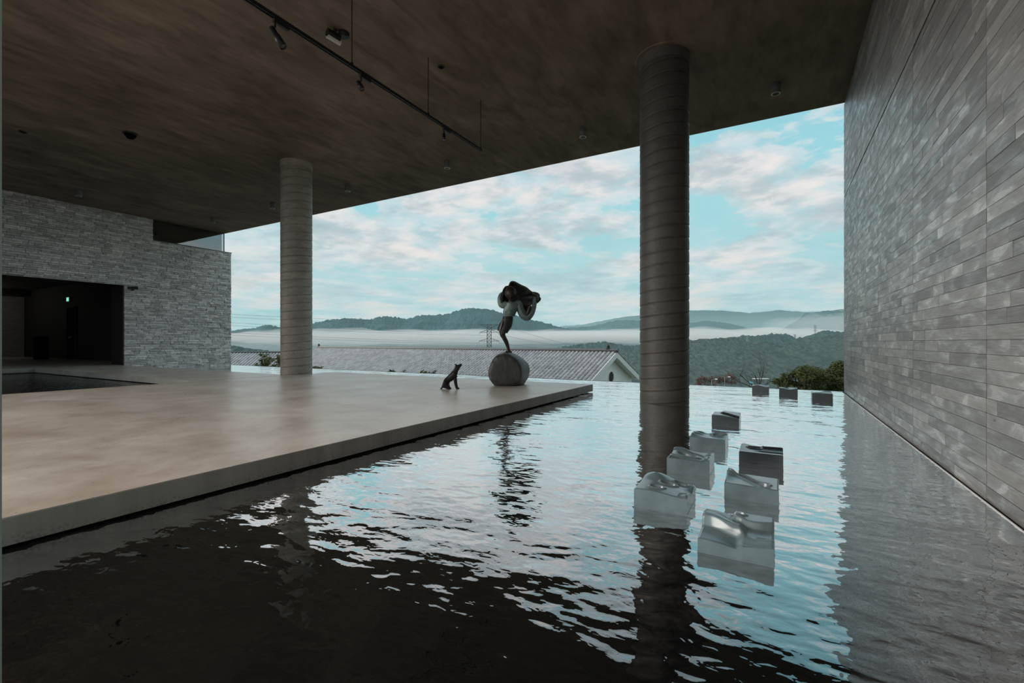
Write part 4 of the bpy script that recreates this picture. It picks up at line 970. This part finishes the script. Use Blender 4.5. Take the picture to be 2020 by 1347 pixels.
mist((-1000, 900, -10), (820, 120, 18), YAW, 'thin_mist', 'thin low fog veil in front of the long ridge', 6.0)
mist((-150, 1500, 18), (620, 160, 24), YAW, 'mist', 'white fog bank beyond the misty wooded hill line', 8.0)
mist((230, 1560, 45), (300, 140, 36), YAW, 'thin_mist', 'fog swelling up beside the board marked wall', 11.0)

# ------------------------------------------------------------------ trees
def leaves(mb, c, r, n, size, rn):
    for _ in range(n):
        while True:
            q = Vector((rn.uniform(-1, 1), rn.uniform(-1, 1), rn.uniform(-1, 1)))
            if q.length < 1 and q.length > 0.35: break
        p_ = Vector(c) + Vector((q.x * r[0], q.y * r[1], q.z * r[2])); s_ = size * rn.uniform(0.7, 1.3)
        u = Vector((rn.gauss(0, 1), rn.gauss(0, 1), rn.gauss(0, 0.5))).normalized(); v_ = u.cross(Vector((rn.gauss(0, 1), rn.gauss(0, 1), rn.gauss(0, 1)))).normalized()
        mb.add([p_ - u * s_, p_ - v_ * s_ * 0.45 + Vector((0, 0, s_ * 0.1)), p_ + u * s_, p_ + v_ * s_ * 0.45 + Vector((0, 0, s_ * 0.1))], [(0, 1, 2, 3)])
def tree(name, base, clumps, trunk_r, mat, label, size, dens, seed, group=None):
    rn = random.Random(seed); o = empty(name, base); tagp(o, label, 'tree' if 'tree' in name else 'shrub', group)
    mb = MB(); mt = MB(); tops = []
    for cx_, cy_, cz_, r in clumps:
        for k in range(5):
            a_ = (cx_ + rn.gauss(0, 0.4) * r, cy_ + rn.gauss(0, 0.4) * r, cz_ + rn.gauss(0, 0.25) * r); rr = r * rn.uniform(0.4, 0.7)
            leaves(mb, a_, (rr, rr, rr * 0.62), int(dens * rr * rr * 190), size, rn)
        fork = Vector((cx_ * 0.35, cy_ * 0.35, min(c[2] for c in clumps) * 0.55))
        mt.tube(fork, (cx_, cy_, cz_), trunk_r * 0.55, trunk_r * 0.15, 6)
        for k in range(4): mt.tube(fork.lerp(Vector((cx_, cy_, cz_)), 0.6), (cx_ + rn.uniform(-.7, .7) * r, cy_ + rn.uniform(-.7, .7) * r, cz_ + rn.uniform(0, .4) * r), trunk_r * 0.2, trunk_r * 0.06, 5)
        mt.tube((0, 0, 0), fork, trunk_r, trunk_r * 0.6, 8)
    mt.build('trunk', 'bark', o); cr = mb.build('foliage', mat, o); cr['kind'] = 'stuff'
    return o
tree('leafy_tree', (0.55, 22.4, -6.0), [(-0.1, 0, 5.2, 0.5), (0.35, 0, 4.9, 0.55), (-0.35, 0, 5.45, 0.50), (0.10, 0.1, 5.72, 0.50), (0.55, 0, 5.55, 0.60), (0.0, -0.2, 5.0, 0.45), (0.7, 0, 5.1, 0.5), (0.0, 0, 4.6, 0.5)], 0.12, 'leaf_dark', 'dark green leafy tree at the right, left half of the foliage beside the wall', 0.045, 17.0, 1)
tree('leafy_tree', (1.85, 23.4, -6.0), [(-0.2, 0, 5.0, 0.6), (0.6, 0, 4.8, 0.6), (-0.7, 0, 5.1, 0.5), (-0.5, 0, 5.55, 0.55), (0.0, 0, 5.25, 0.5), (0.35, 0.1, 5.80, 0.52), (0.75, 0.1, 5.70, 0.55), (0.05, 0, 5.45, 0.55), (0.4, 0, 5.1, 0.6), (1.2, 0, 5.3, 0.6), (-0.4, 0, 4.7, 0.5)], 0.12, 'leaf_dark', 'dark green leafy tree touching the board marked wall', 0.045, 17.0, 2)
tree('shrub', (-25.18, 15.5, -3.2), [(0, 0, 3.1, 0.42), (0.1, 0, 2.75, 0.5), (-0.25, 0, 2.6, 0.4), (0.05, 0, 3.42, 0.22)], 0.05, 'leaf_olive', 'olive shrub in front of the pale roof, left of the farther column', 0.06, 8.0, 3)
tree('shrub', (-24.3, 15.9, -3.2), [(0, 0, 3.1, 0.40), (0.15, 0, 2.8, 0.5), (-0.2, 0, 2.6, 0.35), (0.1, 0, 3.4, 0.2)], 0.05, 'leaf_olive', 'olive shrub directly touching the farther column', 0.06, 8.0, 4)
tree('shrub', (-24.9, 14.7, -3.2), [(0, 0, 2.75, 0.28), (-0.3, 0, 2.7, 0.2)], 0.04, 'leaf_olive', 'lowest olive shrub nearest the stone wall end', 0.055, 8.0, 5)
tree('shrub', (-13.13, 13.4, -3.2), [(0, 0, 3.02, 0.20), (0.25, 0.2, 2.96, 0.18)], 0.03, 'leaf_olive', 'small shrub top above the water edge, left of the dog', 0.05, 8.0, 6)
tree('shrub', (-11.75, 13.9, -3.2), [(-0.1, 0, 3.02, 0.22), (0.22, 0.1, 2.98, 0.16)], 0.03, 'leaf_olive', 'small shrub top above the water edge, nearest the dog', 0.05, 8.0, 7)
tree('shrub', (-19.3, 14.3, -3.2), [(0, 0, 2.95, 0.22), (0.35, 0.2, 2.93, 0.2)], 0.03, 'leaf_olive', 'small shrub top just right of the farther column', 0.05, 8.0, 8)
for k, (x, y, z) in enumerate(((-27.4, 215, -13), (-19.4, 219.6, -12.5))):
    tree('far_tree', (x, y, z - 14), [(0, 0, 12.2, 2.2), (2.6, 2, 12.0, 1.8), (-2.6, 1, 11.8, 1.8), (0, 0, 10.6, 2.4), (2.6, 1, 10.2, 2.2), (-2.6, 0, 10.2, 2.2)], 0.1, 'leaf_red', ('reddish far treetops beside the near column', 'reddish far treetops right of the street lamps')[k], 0.22, 0.30, 20 + k)
# bare tree
def bare(base, label):
    rn = random.Random(12); o = empty('bare_tree', base); tagp(o, label, 'tree'); br = MB(); tw = MB()
    def grow(p, d, L, r, lvl):
        steps = 3; 
        for s_ in range(steps):
            q = p + d * (L / steps); (br if lvl < 2 else tw).tube(p, q, r, r * 0.8, 6 if lvl < 2 else 4, caps=False); p = q; r *= 0.8
            d = (d + Vector((rn.gauss(0, 0.10), rn.gauss(0, 0.10), 0.06 + rn.gauss(0, 0.06)))).normalized()
            if lvl < 4:
                sd = (d + Vector((rn.gauss(0, 0.75), rn.gauss(0, 0.75), rn.uniform(0.0, 0.45)))).normalized(); grow(p, sd, L * rn.uniform(0.45, 0.62), r * 0.66, lvl + 1)
    root = Vector((0, 0, 0)); fork = Vector((0.05, 0, 5.22)); br.tube(root, fork, 0.085, 0.055, 8)
    X = Vector((math.cos(YAW), math.sin(YAW), 0))
    for ax, up, L in ((0.55, 1.1, 0.88), (-0.30, 1.2, 0.50), (-0.95, 0.85, 0.80), (-1.45, 0.50, 0.95), (0.9, 0.5, 0.45), (0.05, 1.2, 0.72)):
        grow(fork, (X * ax + Vector((rn.gauss(0, .15), rn.gauss(0, .15), up))).normalized(), L, 0.019, 1)
    br.build('trunk', 'bark', o); t_ = tw.build('twigs', 'bark', o); t_['kind'] = 'stuff'
bare((-0.62, 18.2, -5.85), 'leafless spreading tree just beyond the infinity edge')

# ------------------------------------------------------------------ pylons, wires, lamps, far roofs
def pylon(base, H_, wbase, wtop, arms, rz, mat, th, label, seg=12):
    o = empty('pylon', base, rz); tagp(o, label, 'pylon'); mb = MB()
    def wd(z): return wbase + (wtop - wbase) * min(1.0, z / (H_ * 0.55))
    zs = [H_ * i / seg for i in range(seg + 1)]
    for sx in (-1, 1):
        for sy in (-1, 1):
            for a_, b_ in zip(zs, zs[1:]): mb.tube((sx * wd(a_) / 2, sy * wd(a_) / 2, a_), (sx * wd(b_) / 2, sy * wd(b_) / 2, b_), th, n=4, smooth=False)
    mb.build('mast_leg', mat, o); mb = MB()
    for a_, b_ in zip(zs, zs[1:]):
        for sy in (-1, 1):
            mb.tube((-wd(a_) / 2, sy * wd(a_) / 2, a_), (wd(b_) / 2, sy * wd(b_) / 2, b_), th * .7, n=4, smooth=False); mb.tube((wd(a_) / 2, sy * wd(a_) / 2, a_), (-wd(b_) / 2, sy * wd(b_) / 2, b_), th * .7, n=4, smooth=False)
            mb.tube((sy * wd(a_) / 2, -wd(a_) / 2, a_), (sy * wd(b_) / 2, wd(b_) / 2, b_), th * .7, n=4, smooth=False)
            mb.tube((-wd(b_) / 2, sy * wd(b_) / 2, b_), (wd(b_) / 2, sy * wd(b_) / 2, b_), th * .7, n=4, smooth=False)
    mb.build('lattice', mat, o)
    for z, half in arms:
        mb = MB(); w0 = wd(z) / 2; rise = 1.4 * H_ / 32 if z < H_ - 0.1 else -1.8 * H_ / 32
        for s_ in (-1, 1):
            for sy in (-1, 1):
                mb.tube((s_ * w0, sy * w0, z + rise), (s_ * half, 0, z), th * .8, n=4, smooth=False); mb.tube((s_ * w0, sy * w0, z), (s_ * half, 0, z), th * .8, n=4, smooth=False)
            for q in (0.33, 0.66): mb.tube((s_ * (w0 + (half - w0) * q), 0, z), (s_ * (w0 + (half - w0) * q), 0, z + rise * (1 - q)), th * .6, n=4, smooth=False)
        arm = mb.build('cross_arm', mat, o)
        if z < H_ - 0.1:
            for s_ in (-1, 1): mb = MB(); mb.tube((s_ * half, 0, z), (s_ * half, 0, z - 1.3), 0.09, n=5); mb.build('insulator', mat, arm)
    return o
PB = Vector((-162.56, 252.58, -24.0))
pylon(PB, 36.6, 4.4, 2.7, [(36.5, 5.9), (31.4, 6.1), (25.8, 6.5), (19.6, 6.9)], YAW, 'lattice_steel', 0.13, 'steel lattice power pylon just left of the statue legs', 16)
pylon((29.1, 1055, -20), 36, 4, 1.5, [(36, 3), (31, 4), (27, 4.4)], YAW, 'far_steel', 0.16, 'tiny far pylon, left of the two on the right hills', 8)
pylon((63.4, 1075, -18), 52, 4, 1.5, [(52, 3), (46, 4), (41, 4.4)], YAW, 'far_steel', 0.16, 'tiny far pylon nearest the board marked wall', 8)
pylon((-48.6, 953, -28), 41, 4, 2.0, [(41, 6), (37, 6)], YAW, 'far_steel', 0.16, 'tiny far pylon rising from the ridge above the bare tree', 8)
def wire(a, b, sag, r, label, grp):
    mb = MB(); a = Vector(a); b = Vector(b); n = 24; P_ = [a.lerp(b, i / n) - Vector((0, 0, sag * 4 * (i / n) * (1 - i / n))) for i in range(n + 1)]
    for p_, q in zip(P_, P_[1:]): mb.tube(p_, q, r, n=4, caps=False, smooth=False)
    tagp(mb.build('power_line', 'wire'), label, 'power line', grp)
Xd = Vector((math.cos(YAW), math.sin(YAW), 0))
for k, (zz_, z2, hf) in enumerate(((36.5, 11.9, 5.9), (30.1, 8.8, 6.1), (24.5, 5.2, 6.5))):
    top = ('highest', 'middle', 'lowest')[k]
    e = Vector((-174.5, 95.7, z2)); a = PB + Vector((0, 0, zz_)) - Xd * hf; e2 = a + (e - a) * 1.35
    wire(a, e2, 0.8, 0.035, top + ' wire running left from the pylon', 'wires left of the pylon')
    wire(a + Vector((0, 0, -0.6)) + Vector((0, 8, 0)), e2 + Vector((-6, 0, -0.5)), 1.2, 0.035, 'twin just under the ' + top + ' wire running left from the pylon', 'wires left of the pylon')
    a = PB + Vector((0, 0, zz_)) + Xd * hf; wire(a, (-185.0 + 10 * k, 470, -16.0 + z2), 1.0, 0.06, top + ' wire descending right behind the statue legs', 'wires right of the pylon')
def lamp(p, h, label):
    o = empty('street_lamp', (p[0], p[1], p[2] - 14)); tagp(o, label, 'street lamp')
    mb = MB(); mb.tube((0, 0, 0), (0, 0, 14 + h), 0.07, n=6); mb.tube((0, 0, 14 + h), (0.9, 0.5, 14.25 + h), 0.05, n=5); mb.build('pole', 'far_steel', o)
    mb = MB(); mb.box(0.7, 1.3, 0.4, 0.7, 14.15 + h, 14.32 + h); mb.build('lamp_head', 'white_paint', o)
lamp((-14.86, 129.9, -8.8), 0, 'far street lamp nearest the round column'); lamp((-12.4, 137.1, -8.9), 0.3, 'far street lamp left of the bare tree')
fr = empty('far_roof', (-4.6, 170.5, -10.9), YAW); tagp(fr, 'thin white roof strip far behind the bare tree', 'roof')
mb = MB(); mb.box(-2.6, 2.4, -0.8, 0.8, 0.0, 0.10); mb.build('roof_sheet', 'white_paint', fr)
for sx in (-2.2, 2.0): mb = MB(); mb.box(sx - 0.03, sx + 0.03, -0.03, 0.03, -8, -0.01); mb.build('post', 'forest_near', fr)
tp_ = empty('tarpaulin', (-6.06, 135.0, -9.7), YAW); tagp(tp_, 'small blue tarpaulin roof far behind the bare tree', 'tarpaulin')
mb = MB(); mb.add([(-0.5, -0.4, 0), (0.4, -0.4, 0.1), (0.5, 0.4, 0.35), (-0.3, 0.4, 0.5), (-0.5, -0.4, -0.05), (0.4, -0.4, 0.05), (0.5, 0.4, 0.3), (-0.3, 0.4, 0.45)], [(0, 1, 2, 3), (7, 6, 5, 4), (0, 4, 5, 1), (1, 5, 6, 2), (2, 6, 7, 3), (3, 7, 4, 0)]); mb.build('sheet', 'blue_tarp', tp_)
for sx in (-0.3, 0.3): mb = MB(); mb.box(sx - 0.04, sx + 0.04, -0.04, 0.04, -6, 0.0); mb.build('post', 'forest_near', tp_)
